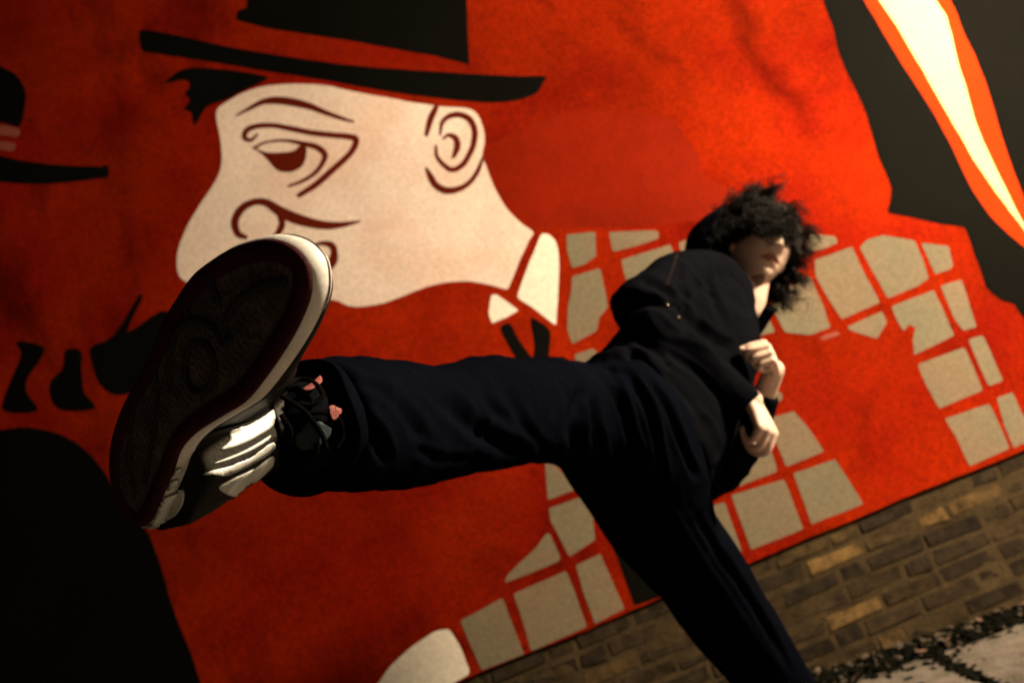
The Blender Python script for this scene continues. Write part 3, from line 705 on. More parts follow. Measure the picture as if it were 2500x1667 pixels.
# torso and limbs under the clothes
HIP = un(1500, 1020, 1.5)
caps([(NB, .07), (un(1720, 800, 1.86), .105), (un(1640, 900, 1.72), .11), (un(1570, 980, 1.6), .085), (HIP, .09)], bv, bf, 24)
caps([(un(1470, 1005, 1.48), .09), (un(1300, 1003, 1.26), .075), (un(1140, 1008, 1.06), .056), (un(980, 1030, .88), .05), (un(860, 1035, .76), .040), (un(780, 1030, .685), .034)], bv, bf, 20)
RK = [(un(1550, 1110, 1.53), .10), (un(1660, 1330, 1.6), .075), (un(1760, 1500, 1.66), .055), (un(1860, 1650, 1.70), .05), (un(1950, 1790, 1.74), .035)]
caps(RK, bv, bf, 20)
SA, EA, WA = un(1668, 690, 1.74), un(1548, 762, 1.60), un(1836, 976, 1.52)
SB, EB, WB = un(1800, 800, 1.97), un(1752, 1130, 1.76), un(1890, 902, 1.60)
caps([(SA, .055), (EA, .042)], bv, bf); caps([(EA, .042), (un(1680, 868, 1.56), .030), (WA, .022)], bv, bf)
caps([(SB, .055), (EB, .042)], bv, bf); caps([(EB, .042), (un(1830, 1040, 1.68), .029), (WB, .022)], bv, bf)
def hand(w, a, n, right, bends, vs, fs, spread=1.0, thumb=(.5, -.5, .4), plen=.082, sc=1.0):
    a = a.normalized(); n = (n-a*n.dot(a)).normalized()
    b = n.cross(a) if right else a.cross(n)
    lens = [(.042, .026, .020), (.046, .029, .021), (.043, .027, .020), (.034, .021, .018)]
    for i, off in enumerate((.028, .010, -.009, -.027)):
        off *= spread*sc
        k = w+a*(plen-(.0, -.003, .002, .009)[i])*sc+b*off+n*(.003 if i in (1, 2) else 0)
        caps([(w+b*off*.55-n*.002, .0135*sc), ((w+k)/2+b*off*.1, .0135*sc), (k, .0108*sc)], vs, fs, 12)
        ang = 0; p = k; ch = [(p, .0105*sc)]
        for j in range(3):
            ang += radians(bends[j]+(0, -4, 3, 7)[i])
            d = a*cos(ang)-n*sin(ang)+b*(off*1.2)
            p = p+d.normalized()*lens[i][j]*sc; ch.append((p, (.0093, .0083, .0068)[j]*sc*(.85 if i == 3 else 1)))
        caps(ch, vs, fs, 12, 4)
    t0 = w+a*.016*sc+b*.020*sc-n*.004
    d1 = (b*thumb[0]*1.4+a*.8+n*thumb[1]*.6).normalized(); t1 = t0+d1*.040*sc
    d2 = (b*.15+a*.75+n*thumb[1]*1.3).normalized(); t2 = t1+d2*.032*sc
    d3 = (-b*.35+a*.65+n*thumb[1]*1.3).normalized(); t3 = t2+d3*.026*sc
    caps([(t0, .014*sc), (t1, .0118*sc), (t2, .0105*sc), (t3, .008*sc)], vs, fs, 12, 4)
hand(WA, un(1884, 1074, 1.475)-WA, CX*.75-FW*.75+CY*.2, True, (52, 80, 40), bv, bf, sc=.92, plen=.080)
hand(WB, un(1866, 832, 1.53)-WB, CX*.75+CY*.5-FW*.35, False, (80, 95, 55), bv, bf, thumb=(.2, -.5, .4), sc=.84)
BODY = fuse('body', bv, bf, .0030, 2, M['skin'], PERSON)
me = BODY.data; me.materials.append(M['lip']); me.materials.append(M['stubble_shade'])
off = world_off(BODY); mi = np.zeros(len(me.polygons), dtype=np.int32)
for i, f in enumerate(me.polygons):
    c = f.center+off-HC
    x, y, z = c.dot(HX), c.dot(HY), c.dot(HZ)
    if abs(x) < .09 and abs(z) < .13:
        if y > .055 and abs(z+.0605) < .0095*(1-(x/.027)**2): mi[i] = 1
        elif z < -.098-.25*abs(x) and y > .035 and x < .014 and abs(x) < .035: mi[i] = 2  # beard patch with the chin shadow in its colour
me.polygons.foreach_set('material_index', mi); me.update()
for s in (-1, 1):
    v_, f_ = [], []; ball(hd(s*.031, .072, .006), (.0125, .0125, .0125), v_, f_)
    mesh('eye', v_, f_, M['eye'], PERSON, True)

# ---------- trousers (one garment, hollow hem)
tv, tf = [], []
limb([((764, 884), (790, 1194), .665), ((800, 880), (838, 1190), .69), ((835, 879), (890, 1194), .74), ((900, 882), (950, 1191), .80), ((960, 890), (1005, 1184), .86), ((1030, 903), (1080, 1170), .94), ((1095, 890), (1150, 1154), 1.02), ((1155, 874), (1220, 1141), 1.10), ((1230, 886), (1290, 1131), 1.20), ((1320, 874), (1355, 1128), 1.30), ((1400, 886), (1420, 1150), 1.40), ((1480, 885), (1500, 1200), 1.47)], tv, tf, 36, 5)
limb([((1400, 900), (1560, 880), 1.50, .12), ((1395, 1000), (1650, 960), 1.50, .125), ((1362, 1115), (1710, 1060), 1.51, .13), ((1412, 1200), (1728, 1150), 1.53, .12), ((1468, 1288), (1733, 1225), 1.56, .105), ((1536, 1368), (1780, 1305), 1.60, .095), ((1618, 1458), (1840, 1400), 1.64, .085), ((1690, 1562), (1890, 1490), 1.68, .08), ((1785, 1667), (1958, 1610), 1.72, .075), ((1855, 1755), (2010, 1710), 1.75, .07), ((1880, 1800), (2030, 1760), 1.77, .07)], tv, tf, 36, 5)
caps([(un(1500, 1020, 1.53), .115), (un(1590, 1010, 1.60), .11), (un(1600, 1090, 1.60), .11)], tv, tf, 24)
TR = fuse('trousers', tv, tf, .0048, 5, M['trouser'], PERSON)
folds(TR, [([(1040, 925), (1070, 968), (1110, 1003), (1160, 1046), (1220, 1082), (1306, 1112)], 19, .016),
 ([(1235, 925), (1250, 985), (1275, 1035), (1306, 1073), (1345, 1108)], 13, .007),
 ([(1425, 940), (1404, 1000), (1398, 1060), (1412, 1125)], 15, .016),
 ([(880, 935), (925, 950), (975, 990), (1010, 1045), (1022, 1080)], 14, .008),
 ([(855, 975), (880, 1020), (915, 1070), (940, 1130)], 15, .009),
 ([(1130, 900), (1180, 940), (1200, 990), (1235, 1030)], 10, .007),
 ([(1320, 900), (1345, 960), (1350, 1020)], 10, .008),
 ([(1000, 1090), (1080, 1120), (1160, 1120)], 12, .005),
 ([(1440, 945), (1450, 1040), (1475, 1140), (1520, 1240)], 11, .012),
 ([(1485, 915), (1520, 1000), (1550, 1100), (1580, 1210)], 11, .012),
 ([(1535, 915), (1580, 1000), (1605, 1090), (1622, 1200)], 10, .011),
 ([(1575, 920), (1630, 1000), (1672, 1100), (1700, 1170)], 9, .009),
 ([(1600, 1230), (1660, 1330), (1740, 1450), (1830, 1590)], 16, .012),
 ([(1690, 1240), (1740, 1330), (1800, 1420), (1870, 1530), (1930, 1640)], 9, .008),
 ([(1560, 1290), (1640, 1420), (1740, 1540)], 12, .008)], .0050, 17, (Vector(CX*.6-CY*.8), 3.2), 3.0)
# hem: cuff band open towards the shoe
v_, f_ = [], []
a0, a1 = un(772, 883, .665), un(768, 1196, .665); c0 = (a0+a1)/2; ax_ = (un(1000, 1035, .9)-un(800, 1035, .685)).normalized()
ra = (a0-a1)/2; ra = ra-ax_*ra.dot(ax_); rbv = ax_.cross(ra).normalized()*ra.length*.95
for (t, k) in ((.03, 1.0), (.0, 1.05), (-.018, 1.07), (-.020, 1.03), (.0, .97), (.03, .93)):
    pass
rings = [[c0+ax_*(t+.010*sin(3*q_+1))+(ra*cos(q_)+rbv*sin(q_))*(k+.03*sin(5*q_)) for q_ in [2*pi*i/48 for i in range(48)]] for (t, k) in ((.035, .98), (.0, 1.0), (-.026, 1.03), (-.030, 1.0), (-.01, .93), (.035, .90))]
b = 0
for r in rings: v_.extend(r)
for i in range(5):
    for k in range(48): f_.append((i*48+k, i*48+(k+1) % 48, (i+1)*48+(k+1) % 48, (i+1)*48+k))
mesh('trouser_hem', v_, f_, M['trouser'], PERSON, True)

v_, f_ = [], []
caps([(un(900, 1035, .80), .050), (un(800, 1035, .70), .0455), (un(740, 1040, .645), .043)], v_, f_, 24)
mesh('sock', v_, f_, M['jacket'], PERSON, True)

# ---------- jacket
jv, jf = [], []
limb([((1425, 915), (1690, 1230), 1.53, .125), ((1445, 874), (1715, 1190), 1.57, .135), ((1480, 850), (1735, 1140), 1.60, .14), ((1530, 790), (1775, 1040), 1.68, .14), ((1580, 710), (1805, 950), 1.76, .14), ((1632, 650), (1808, 880), 1.83, .12), ((1680, 625), (1800, 810), 1.88, .10), ((1722, 655), (1795, 770), 1.92, .07)], jv, jf, 36, 5)
limb([((1700, 612), (1735, 780), 1.82), ((1645, 618), (1690, 770), 1.75), ((1590, 642), (1650, 765), 1.68), ((1533, 686), (1620, 800), 1.61), ((1497, 722), (1600, 800), 1.585)], jv, jf, 26, 5)
caps([(un(1553, 750, 1.6), .052)]*1+[(un(1556, 768, 1.59), .052), (un(1620, 815, 1.575), .053)], jv, jf, 20)
limb([((1540, 710), (1520, 800), 1.59), ((1620, 770), (1560, 850), 1.575), ((1700, 812), (1630, 905), 1.56), ((1770, 880), (1710, 955), 1.545), ((1828, 930), (1762, 1000), 1.53), ((1862, 964), (1800, 1020), 1.515)], jv, jf, 24, 5)
caps([(un(1768, 825, 1.95), .070), (un(1765, 950, 1.86), .066), (un(1755, 1100, 1.76), .058), (un(1752, 1145, 1.74), .052)], jv, jf, 24)
limb([((1722, 1165), (1740, 1218), 1.74, .05), ((1725, 1100), (1800, 1180), 1.73, .052), ((1765, 1045), (1845, 1120), 1.70, .05), ((1820, 980), (1880, 1040), 1.665, .045), ((1855, 935), (1898, 972), 1.64, .040)], jv, jf, 24, 5)
JK = fuse('jacket', jv, jf, .0048, 5, M['jacket'], PERSON)
folds(JK, [([(1510, 760), (1560, 740), (1620, 745), (1680, 800)], 12, .010), ([(1560, 690), (1600, 700), (1650, 740), (1690, 790)], 10, .008),
 ([(1690, 790), (1740, 830), (1790, 850)], 12, .010), ([(1530, 800), (1600, 850), (1690, 900), (1780, 990)], 9, .006),
 ([(1660, 640), (1655, 690), (1670, 740)], 10, .008), ([(1720, 640), (1735, 720), (1770, 800)], 10, .006),
 ([(1500, 700), (1530, 720), (1570, 715)], 8, .006), ([(1640, 900), (1600, 860), (1540, 830)], 9, .007),
 ([(1520, 840), (1600, 930), (1680, 1050)], 12, .008), ([(1740, 1150), (1770, 1120), (1790, 1080)], 8, .006)], .0055, 18, (Vector(CX*.7-CY*.7), 2.2), 9.0)
# zip running down the front, collar, hood
def ribbon(name, pts, wv, mat, th=.002, parent=PERSON, k=5):
    c = smooth_open(pts, k); v_, f_ = [], []
    for p in c:
        v_ += [p+wv-FW*th, p-wv-FW*th, p-wv+FW*th, p+wv+FW*th]
    for i in range(len(c)-1):
        for j in range(4): f_.append((i*4+j, i*4+(j+1) % 4, i*4+4+(j+1) % 4, i*4+4+j))
    n = len(v_); f_ += [(3, 2, 1, 0), (n-4, n-3, n-2, n-1)]
    return mesh(name, v_, f_, mat, parent, False)
def surf_hit(px, py, objs):
    o_ = CAM; d_ = ray(px, py).normalized(); best = None
    for ob in objs:
        t = world_off(ob)
        ok, loc, nn, ix = ob.ray_cast(o_-t, d_)
        if ok:
            p = loc+t
            if best is None or (p-CAM).length < (best[0]-CAM).length: best = (p, nn)
    return best
bpy.context.view_layer.update()
# collar
v_, f_ = [], []; nk = 40; cc = un(1812, 752, 1.925); cup = (CY*.85+CX*.38-FW*.1).normalized()
cxv = (CX*.93-CY*.36).normalized(); cyv = cup.cross(cxv).normalized()
if cyv.dot(FW) > 0: cyv = -cyv
for i in range(nk+1):
    q_ = -pi/2+.42+ (2*pi-.84)*i/nk      # opening towards the viewer
    fr = cos(pi*(i/nk)*2)                # 1 at the front ends
    e = max(0, fr)
    for (rr, hh) in ((.072, -.045), (.078, .012+.012*(1-e)), (.082, .022+.012*(1-e)), (.074, .020+.012*(1-e)), (.066, -.045)):
        p = cc+(cxv*cos(q_)-cyv*sin(q_)*1.0)*rr+cup*(hh)
        v_.append(p)
for i in range(nk):
    for j in range(4): f_.append((i*5+j, i*5+5+j, i*5+6+j, i*5+j+1))
mesh('collar', v_, f_, M['jacket'], PERSON, True)
# hood lying behind and beside the head
v_, f_ = [], []; hr = (.100, .115, .140); hc = hd(-.070, -.055, -.020)
ni, nj = 36, 44; idx = {}
for sft, sgn in ((0, 1), (1, .93)):
    for i in range(ni+1):
        for j in range(nj+1):
            th = .02+(pi*.93)*i/ni; ph = pi/2+.85+(pi-.5)*j/nj    # only at the back and side
            if th > 2.3: pass
            rr = sgn*(1+.05*noise.noise(Vector((th*2.5, ph*1.8, 3)))+.02*sin(ph*5+th*3))
            p = hc+HX*hr[0]*sin(th)*cos(ph)*rr+HY*hr[1]*sin(th)*sin(ph)*rr+HZ*hr[2]*cos(th)*rr
            idx[(sft, i, j)] = len(v_); v_.append(p)
for s_ in (0, 1):
    for i in range(ni):
        for j in range(nj):
            q4 = (idx[(s_, i, j)], idx[(s_, i, j+1)], idx[(s_, i+1, j+1)], idx[(s_, i+1, j)]); f_.append(q4 if s_ == 0 else q4[::-1])
for i in range(ni):
    for j in (0, nj): f_.append((idx[(0, i, j)], idx[(0, i+1, j)], idx[(1, i+1, j)], idx[(1, i, j)]))
mesh('hood', v_, f_, M['jacket'], PERSON, True)
for (x, y) in ((1629, 744), (1656, 775)):
    h = surf_hit(x, y, [JK])
    if h:
        v_, f_ = [], []; ball(h[0], (.0035, .0035, .0025), v_, f_, seg=10, rg=6); mesh('snap_button', v_, f_, M['metal'], PERSON, True)
v_, f_ = [], []
for i in range(11):
    h = surf_hit(1652-i*2.4, 622+i*7, [JK])
    if h:
        t_ = (CX*.9+CY*.3)*.006; tube([h[0]-t_, h[0]+t_], .0011, 6, True, v_, f_)
M['stitch'] = new_mat('brown_thread', (.06, .042, .03), .7)
if v_: tag(mesh('shoulder_stitching', v_, f_, M['stitch'], PERSON), kind='stuff')
zp = [] if True else [surf_hit(x, y, [JK]) for x, y in ((1812, 775), (1812, 815), (1806, 860), (1800, 900))]
zp = [h[0]-FW*.002 for h in zp if h]
if len(zp) > 2: ribbon('zip', zp, CX*.0035, M['leather'], .001)

# ---------- hair: several thousand separate curls
def curls(n_clump, seed, name, sel, length=(.06, .12)):
    r = random.Random(seed); vs, fs = [], []; made = 0
    while made < n_clump:
        u = Vector((r.gauss(0, 1), r.gauss(0, 1), r.gauss(0, 1))).normalized()
        if not sel(u): continue
        made += 1
        root = hd(u.x*.070, u.y*.086, u.z*.112+.004)
        out = (HX*u.x+HY*u.y*.85+HZ*u.z)
        fr = u.y > .15 and u.z > .1 and u.x < .45
        if u.y > .1 and u.x >= .45: continue
        if fr: out = (out*.45-HZ*.6-HX*.02).normalized()
        L_ = r.uniform(*length)*((.50 if u.x > .1 else .66) if fr else (.8 if u.x < -.3 else 1.05)); ns = 22
        if u.x > .15 and u.y < .1: out = (out+CX*.25+CY*.05).normalized(); L_ *= 1.0
        d = (out+Vector((r.gauss(0, .28), r.gauss(0, .28), r.gauss(0, .28)))).normalized(); p = root.copy()
        e1 = d.orthogonal().normalized(); e2 = d.cross(e1); amp = r.uniform(.007, .013); fq = r.uniform(110, 190); ph = r.uniform(0, 6.28)
        gr = r.uniform(.0, .05)
        cen = []
        for i in range(ns):
            t = i/(ns-1); s = L_*t
            p = p+d*(L_/(ns-1)); d = (d+(Vector((0, 0, -1))*gr+HX*.02)*(1 if i > 4 else 0)).normalized()
            cen.append(p+(e1*cos(fq*s+ph)+e2*sin(fq*s+ph))*amp*min(1, t*3))
        nst = r.randint(12, 26)
        for k in range(nst):
            o1 = Vector((r.gauss(0, 1), r.gauss(0, 1), r.gauss(0, 1)))*.0022; fz = r.uniform(0, .0038); e3 = Vector((r.gauss(0, 1), r.gauss(0, 1), r.gauss(0, 1)))*fz
            cut = r.randint(14, ns); f2 = r.uniform(.5, 2.2); p2 = r.uniform(0, 6)
            path = [root+o1]+[c+o1*(1+2.2*i/ns)+e3*sin(f2*i*.55+p2)*(i/ns) for i, c in enumerate(cen[:cut])]
            if r.random() < .025: path = path+[path[-1]+(path[-1]-path[-2])*2+e3*2, path[-1]+(path[-1]-path[-2])*4+e3*5]
            w_ = r.uniform(.0006, .0011)
            tube(path, [w_*(1-.6*(i/len(path))**2) for i in range(len(path))], 3, False, vs, fs)
    return mesh(name, vs, fs, M['hair'], PERSON, True)
def on_scalp(u):
    if u.y > .2 and u.z < .15: return False
    if u.x > .30: return u.y < -.05 and u.z > -.55 or (u.z > .2 and u.y < .3)
    return u.z > -.6 and not (u.y > -.1 and u.z < -.25)
HAIR = curls(760, 5, 'hair', on_scalp, (.07, .115))
# dense inner mass so that no scalp shows
v_, f_ = [], []; ni, nj = 40, 60; rings = []
for i in range(1, ni):
    th = 1.72*i/ni; rings.append([])
    for j in range(nj):
        ph = 2*pi*j/nj; u = Vector((sin(th)*cos(ph), sin(th)*sin(ph), cos(th)))
        f = 1.16+.16*noise.noise(u*5)+.1*noise.noise(u*11)
        rings[-1].append(hd(u.x*.072*f*1.15+.008, u.y*.090*f-(.01), u.z*.112*f+.012))
loft_v(rings, v_, f_)
c_ = mesh('hair_mass', v_, f_, M['hair'], HAIR, True)


# ---------- kicking shoe
heel0 = un(345, 1285, .58); toe0 = un(655, 585, .42)
EY = (toe0-heel0).normalized(); legd = (un(1130, 1010, 1.02)-un(740, 1010, .66)).normalized()
EZ = (legd-EY*legd.dot(EY)).normalized(); EX = EY.cross(EZ)
if EX.dot(CX) < 0: EX = -EX
def sole_pt(x, y):
    d_ = ray(x, y); t = (heel0-CAM).dot(EZ)/d_.dot(EZ); p = CAM+d_*t-heel0
    return Vector((p.dot(EX), p.dot(EY), 0))
def sh(x, y, z): return heel0+EX*x+EY*y+EZ*z
tr = [(600, 549), (530, 567), (480, 597), (440, 630), (405, 680), (378, 725), (345, 800), (305, 880), (272, 950), (252, 1020), (250, 1090), (266, 1150), (290, 1192), (318, 1212), (338, 1200), (362, 1150), (388, 1090), (408, 1035), (445, 995), (500, 960), (556, 925), (598, 875), (640, 815), (675, 755), (702, 690), (706, 640), (694, 595), (655, 560)]
sol = smooth_closed([sole_pt(x*1.063, y*1.063) for x, y in tr], 5)
area = sum(sol[i-1].x*sol[i].y-sol[i].x*sol[i-1].y for i in range(len(sol)))
if area < 0: sol = sol[::-1]
NS = len(sol)
def inset(d):
    """outline moved inwards by d metres"""
    o = []
    for i in range(NS):
        t = (sol[(i+2) % NS]-sol[i-2]).normalized(); o.append(sol[i]+Vector((-t.y, t.x, 0))*d)
    for _ in range(3 if d > .006 else 0): o = [(o[i-1]+o[i]*2+o[(i+1) % NS])/4 for i in range(NS)]
    return o
def band(name, prof, mat, parent, cap0=False, cap1=False):
    v_, f_ = [], []
    for d, z in prof:
        zz = z
        v_ += [sh(p.x, p.y, z) for p in inset(d)]
    for i in range(len(prof)-1):
        for k in range(NS): f_.append((i*NS+k, i*NS+(k+1) % NS, (i+1)*NS+(k+1) % NS, (i+1)*NS+k))
    for cap, r in ((cap0, 0), (cap1, len(prof)-1)):
        if cap:
            tri = tessellate_polygon([[Vector((p.x, p.y, 0)) for p in inset(prof[r][0])]])
            f_ += [tuple(r*NS+a for a in t) for t in tri]
    return mesh(name, v_, f_, mat, parent, True)
SHOE = empty('shoe', (0, 0, 0)); SHOE.parent = PERSON; SHOE.location = heel0-PERSON.location
tag(SHOE, 'raised trainer with dark tread, off-white midsole and silver side panels')
band('outsole', [(.013, .0018), (.012, .0), (.006, -.0012), (.001, .0), (.0, .003), (.0008, .005)], M['rubber'], SHOE)
band('tread_panel', [(.0125, .0015)], M['outsole'], SHOE, cap0=True)
MID = band('midsole', [(.0005, .0038), (-.0012, .006), (-.0018, .0115), (-.0005, .017), (.003, .020)], M['midsole'], SHOE)
band('midsole_line', [(-.0009, .0145), (-.0018, .0153), (-.0004, .0161)], M['leather'], SHOE)
def xr(y):
    xs = []
    for i in range(NS):
        a, b = sol[i-1], sol[i]
        if (a.y-y)*(b.y-y) <= 0 and abs(a.y-b.y) > 1e-9: xs.append(a.x+(b.x-a.x)*(y-a.y)/(b.y-a.y))
    return (min(xs), max(xs)) if len(xs) > 1 else None
ymin, ymax = min(p.y for p in sol), max(p.y for p in sol)
HP = [(-.02, .085), (.0, .100), (.05, .112), (.09, .118), (.12, .114), (.16, .088), (.20, .062), (.24, .047), (.27, .040), (.295, .034), (.32, .028)]
def hgt(y):
    for (a, ha), (b, hb) in zip(HP, HP[1:]):
        if a <= y <= b: return ha+(hb-ha)*(y-a)/(b-a)
    return .045
rings = []
for i in range(1, 60):
    t = i/60; y = ymin+(ymax-ymin)*(.5-.5*cos(pi*t)); e = xr(y)
    if not e: continue
    lo, hi = e[0]+.003, e[1]-.002
    if y < .09: hi = max(hi, .004+.022*min(1, (y+.014)/.04)); lo = lo+.006
    xc = (lo+hi)/2; hw = (hi-lo)/2
    endf = min(1, sin(pi*t)*3.2)**.5
    h = .016+(hgt(y)-.016)*endf
    r = []
    for k in range(32):
        an = 2*pi*k/32; c_, s_ = cos(an), sin(an)
        top = s_ > 0
        pinch = 1-.30*max(0, s_)**1.5*(1 if y < .17 else .6)
        r.append(sh(xc+hw*math.copysign(abs(c_)**.75, c_)*pinch, y-(.0 if not top else .016*s_*(1 if y > .2 else -.3)), .018+(h-.018)*s_**.85 if top else .018+.004*s_))
    rings.append(r)
uv_, uf_ = [], []; loft_v(rings, uv_, uf_)
xa = sh(-.018, .055, .10)
caps([(xa-EZ*.03, .040), (xa+EZ*.0, .041), (xa+EZ*.025-EY*.004, .043)], uv_, uf_, 24)
UP = fuse('upper', uv_, uf_, .0022, 4, M['leather'], SHOE)
caps_v, caps_f = [], []
bpy.context.view_layer.update()
# tread: raised ridges and rings on the sole
K0 = lambda p: (200+p[0]/1.742, 500+p[1]/1.742)
def ridge(pts, r=.0021, mat='groove', closed=False):
    q = [sole_pt(*K0(p)) for p in pts]; q = smooth_closed(q, 5)+[q[0]] if closed else smooth_open(q, 5)
    v_, f_ = tube([sh(p.x, p.y, .0004) for p in q], [r]*len(q), 8)
    return mesh('tread_ridge', v_, f_, M[mat], SHOE, True)
ridge([(535, 285), (560, 360), (588, 430)], .0026); ridge([(424, 400), (436, 436), (455, 474)], .0026)
ridge([(600, 590), (618, 480), (655, 415), (720, 365), (800, 332), (868, 322)], .0024)
ridge([(500+62*cos(a), 690+108*sin(a)) for a in [i*pi/6 for i in range(12)]], .0024, closed=True)
ridge([(380, 800), (366, 700), (378, 600), (420, 520), (490, 487), (558, 520), (600, 590), (640, 562)], .0024)
ridge([(368, 530), (392, 590)], .0022); ridge([(300, 660), (318, 800), (300, 1000), (262, 1180)], .0018)
ridge([(232, 800), (205, 940), (200, 1080), (225, 1240)], .0018)
ridge([(620, 470), (700, 520), (760, 600)], .0016) if False else None
# fine herringbone lugs between the ridges
lv, lf = [], []
yy = ymin+.02
row = 0
while yy < ymax-.02:
    e = xr(yy)
    if e:
        lo, hi = e[0]+.017, e[1]-.017; x = lo; up = 1
        while x < hi-.006:
            tube([sh(x, yy+up*.0016, .0012), sh(x+.006, yy-up*.0016, .0012)], [.0009, .0009], 5, True, lv, lf); x += .006; up = -up
    yy += .0062; row += 1
o = mesh('tread_lugs', lv, lf, M['outsole'], SHOE); tag(o, kind='stuff')

def patch(name, poly, mat, targets, off=.0015, parent=None, step=9.0, k=3, relief=0.0, sm=True):
    """a piece of leather or cloth laid on the surface below it"""
    pl = smooth_closed([Vector((*p, 0)) for p in poly], k) if sm else [Vector((*p, 0)) for p in poly]
    bm = bmesh.new(); vv = [bm.verts.new(p) for p in pl]; bm.faces.new(vv)
    bmesh.ops.triangulate(bm, faces=bm.faces[:])
    for _ in range(6):
        ed = [e for e in bm.edges if e.calc_length() > step]
        if not ed: break
        bmesh.ops.subdivide_edges(bm, edges=ed, cuts=1); bmesh.ops.triangulate(bm, faces=bm.faces[:])
    ds = {}; bm.verts.ensure_lookup_table()
    hits = []
    for v in bm.verts:
        h = surf_hit(v.co.x, v.co.y, targets); hits.append(h)
    good = [(v.co.copy(), (h[0]-CAM).dot(FW), h[1]) for v, h in zip(bm.verts, hits) if h]
    if len(good) < 3: bm.free(); return None
    for v, h in zip(bm.verts, hits):
        if h:
            nn = h[1] if h[1].dot(h[0]-CAM) < 0 else -h[1]
            v.co = h[0]+nn*off
        else:
            b_ = min(good, key=lambda q: (q[0]-v.co).length_squared); v.co = un(v.co.x, v.co.y, b_[1]+.002)
    # thickness
    bmesh.ops.recalc_face_normals(bm, faces=bm.faces[:])
    me = bpy.data.meshes.new(name); bm.to_mesh(me); bm.free()
    o = link(name, me, mat, parent or SHOE, True)
    md = o.modifiers.new('thickness', 'SOLIDIFY'); md.thickness = .0012; md.offset = 0
    return o
Q = lambda pts: [(300+x/3.485, 850+y/3.485) for x, y in pts]
M['olive'] = noisy(new_mat('dark_olive_leather', (.014, .013, .009), .6, .1), (.015, .014, .010), amp=.35, scale=20, fine=300, bump=.2)[0]
T_ = [UP]; T2 = [UP, MID]
bpy.context.view_layer.update()
patch('side_panel', Q([(470, 900), (560, 800), (700, 720), (900, 655), (1050, 625), (1180, 570), (1282, 515), (1270, 640), (1300, 740), (1275, 860), (1268, 985), (1150, 1110), (1000, 1225), (920, 1275), (860, 1250), (740, 1150), (640, 1075), (600, 1085), (560, 1180), (530, 1250), (470, 1380), (420, 1430), (160, 1525), (250, 1350), (330, 1180), (400, 1010)]), M['olive'], T_, .0012)
patch('silver_stripe', Q([(900, 690), (1050, 650), (1180, 585), (1280, 522), (1268, 660), (1150, 745), (1040, 805), (920, 850), (820, 865), (900, 790)]), M['silver'], T_, .0019)
patch('silver_stripe', Q([(760, 985), (880, 935), (1000, 885), (1130, 815), (1240, 745), (1225, 785), (1100, 865), (980, 920), (860, 965)]), M['silver'], T_, .0019)
patch('silver_stripe', Q([(700, 1060), (860, 1015), (1040, 945), (1180, 855), (1272, 790), (1262, 855), (1140, 935), (1000, 1010), (850, 1070)]), M['silver'], T_, .0019)
patch('silver_stripe', Q([(800, 1165), (900, 1100), (1050, 1035), (1160, 975), (1264, 905), (1264, 985), (1160, 1085), (1060, 1165), (960, 1240), (880, 1230)]), M['silver'], T_, .0019)
patch('heel_stripe', Q([(385, 1068), (430, 1025), (500, 1005), (480, 1045), (425, 1072)]), M['silver'], T2, .0022)
patch('heel_stripe', Q([(325, 1200), (380, 1135), (470, 1100), (455, 1145), (385, 1190)]), M['silver'], T2, .0022)
patch('heel_counter', Q([(165, 1522), (225, 1400), (280, 1290), (400, 1235), (530, 1190), (535, 1300), (480, 1395), (435, 1432), (330, 1475)]), M['silver'], T2, .0024)
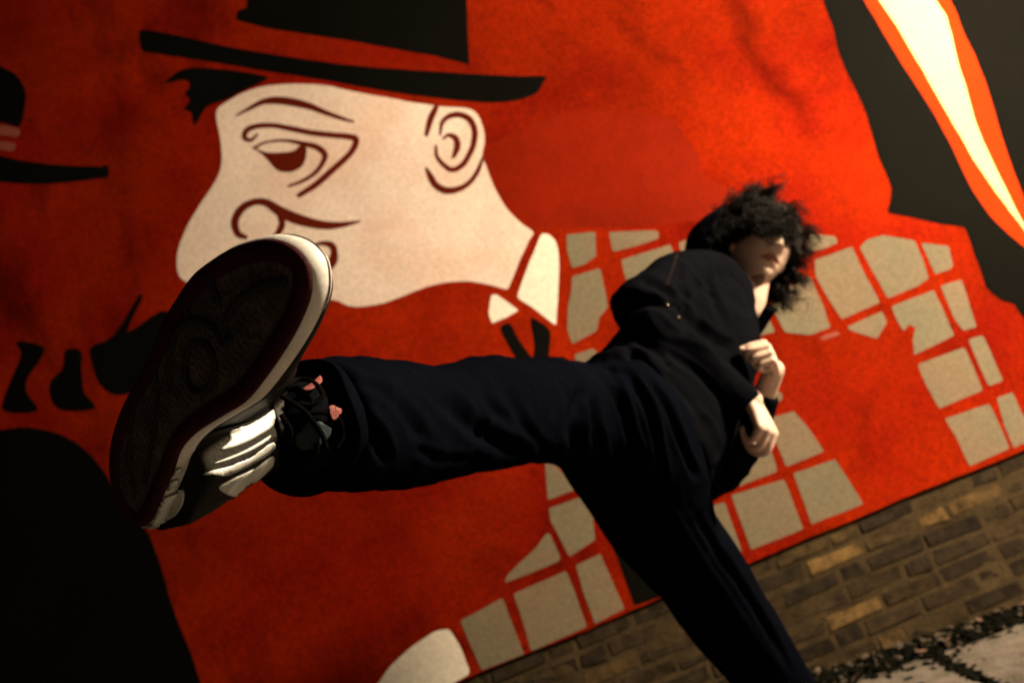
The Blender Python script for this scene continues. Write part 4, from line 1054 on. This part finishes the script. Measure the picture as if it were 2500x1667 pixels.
# laces and tongue by the ankle
TG = [UP, TR, BODY] 
HEM = [o for o in PERSON.children if o.name.startswith('trouser_hem')]
TG += HEM+[o for o in PERSON.children if o.name.startswith('sock')]
bpy.context.view_layer.update()
def lace(pts, r=.0022, mat='lace', name='lace', lift=.004):
    q = []
    for x, y in pts:
        h = surf_hit(x, y, TG)
        if h: q.append(h[0]-FW*lift)
    if len(q) > 2:
        q = [un(*project(p)[:2], sum(project(z)[2] for z in q)/len(q)*.5+project(p)[2]*.5-.006) for p in q]
        v_, f_ = tube(smooth_open(q, 5), [r]*((len(q)-1)*5+1), 8); mesh(name, v_, f_, M[mat], SHOE, True)
lace([(690, 965), (715, 980), (745, 1000), (770, 1030), (790, 1060), (800, 1095)]); lace([(700, 940), (730, 925), (765, 930), (790, 960), (770, 985), (735, 985)])
lace([(690, 1010), (715, 1050), (712, 1090), (735, 1120), (770, 1110), (780, 1080)]); lace([(745, 1010), (790, 1005), (830, 1020), (840, 1060), (820, 1095)])
patch('pull_tab', [(735, 965), (755, 952), (772, 936), (778, 950), (765, 962), (750, 968)], M['pinktag'], TG, .008, k=2, step=5)
patch('pull_tab', [(792, 1002), (806, 999), (816, 1012), (808, 1028), (797, 1026)], M['pinktag'], TG, .009, k=2, step=5)
patch('tongue', [(722, 1058), (735, 1050), (752, 1030), (775, 1032), (800, 1045), (792, 1065), (765, 1085), (745, 1092), (725, 1080)], M['teal'], TG, .006, k=2, step=6)

# ---------- standing shoe (just below the frame)
FZ = gz(un(1950, 1790, 1.75).x)
fp = un(1950, 1790, 1.74); fx = fp.x; fy = fp.y
SH2 = empty('shoe', (fx, fy, FZ)); SH2.parent = PERSON; SH2.location = Vector((fx, fy, FZ))-PERSON.location
fd = Vector((.25, -.97, 0)).normalized(); fs2 = Vector((-fd.y, fd.x, 0))
def band2(name, prof, mat, cap0=False):
    v_, f_ = [], []
    for d, z in prof: v_ += [Vector((fx, fy, FZ))+fd*(p.y-.08)-fs2*(-p.x-.01)+Vector((0, 0, z)) for p in inset(d)]
    for i in range(len(prof)-1):
        for k in range(NS): f_.append((i*NS+k, i*NS+(k+1) % NS, (i+1)*NS+(k+1) % NS, (i+1)*NS+k))
    return mesh(name, v_, f_, mat, SH2, True)
band2('outsole', [(.02, .001), (.0, .001), (-.001, .012)], M['rubber']); band2('midsole', [(-.001, .012), (-.004, .025), (.001, .038)], M['midsole'])
rv = []
for r in rings: rv.append([Vector((fx, fy, FZ))+fd*((p-heel0).dot(EY)-.08)-fs2*(-(p-heel0).dot(EX)-.01)+Vector((0, 0, (p-heel0).dot(EZ))) for p in r])
v_, f_ = [], []; loft_v(rv, v_, f_); mesh('upper', v_, f_, M['leather'], SH2, True)
v_, f_ = [], []; caps([(Vector((fx, fy, FZ+.07)), .042), (un(1905, 1730, 1.74), .045)], v_, f_); mesh('sock', v_, f_, M['leather'], SH2, True)
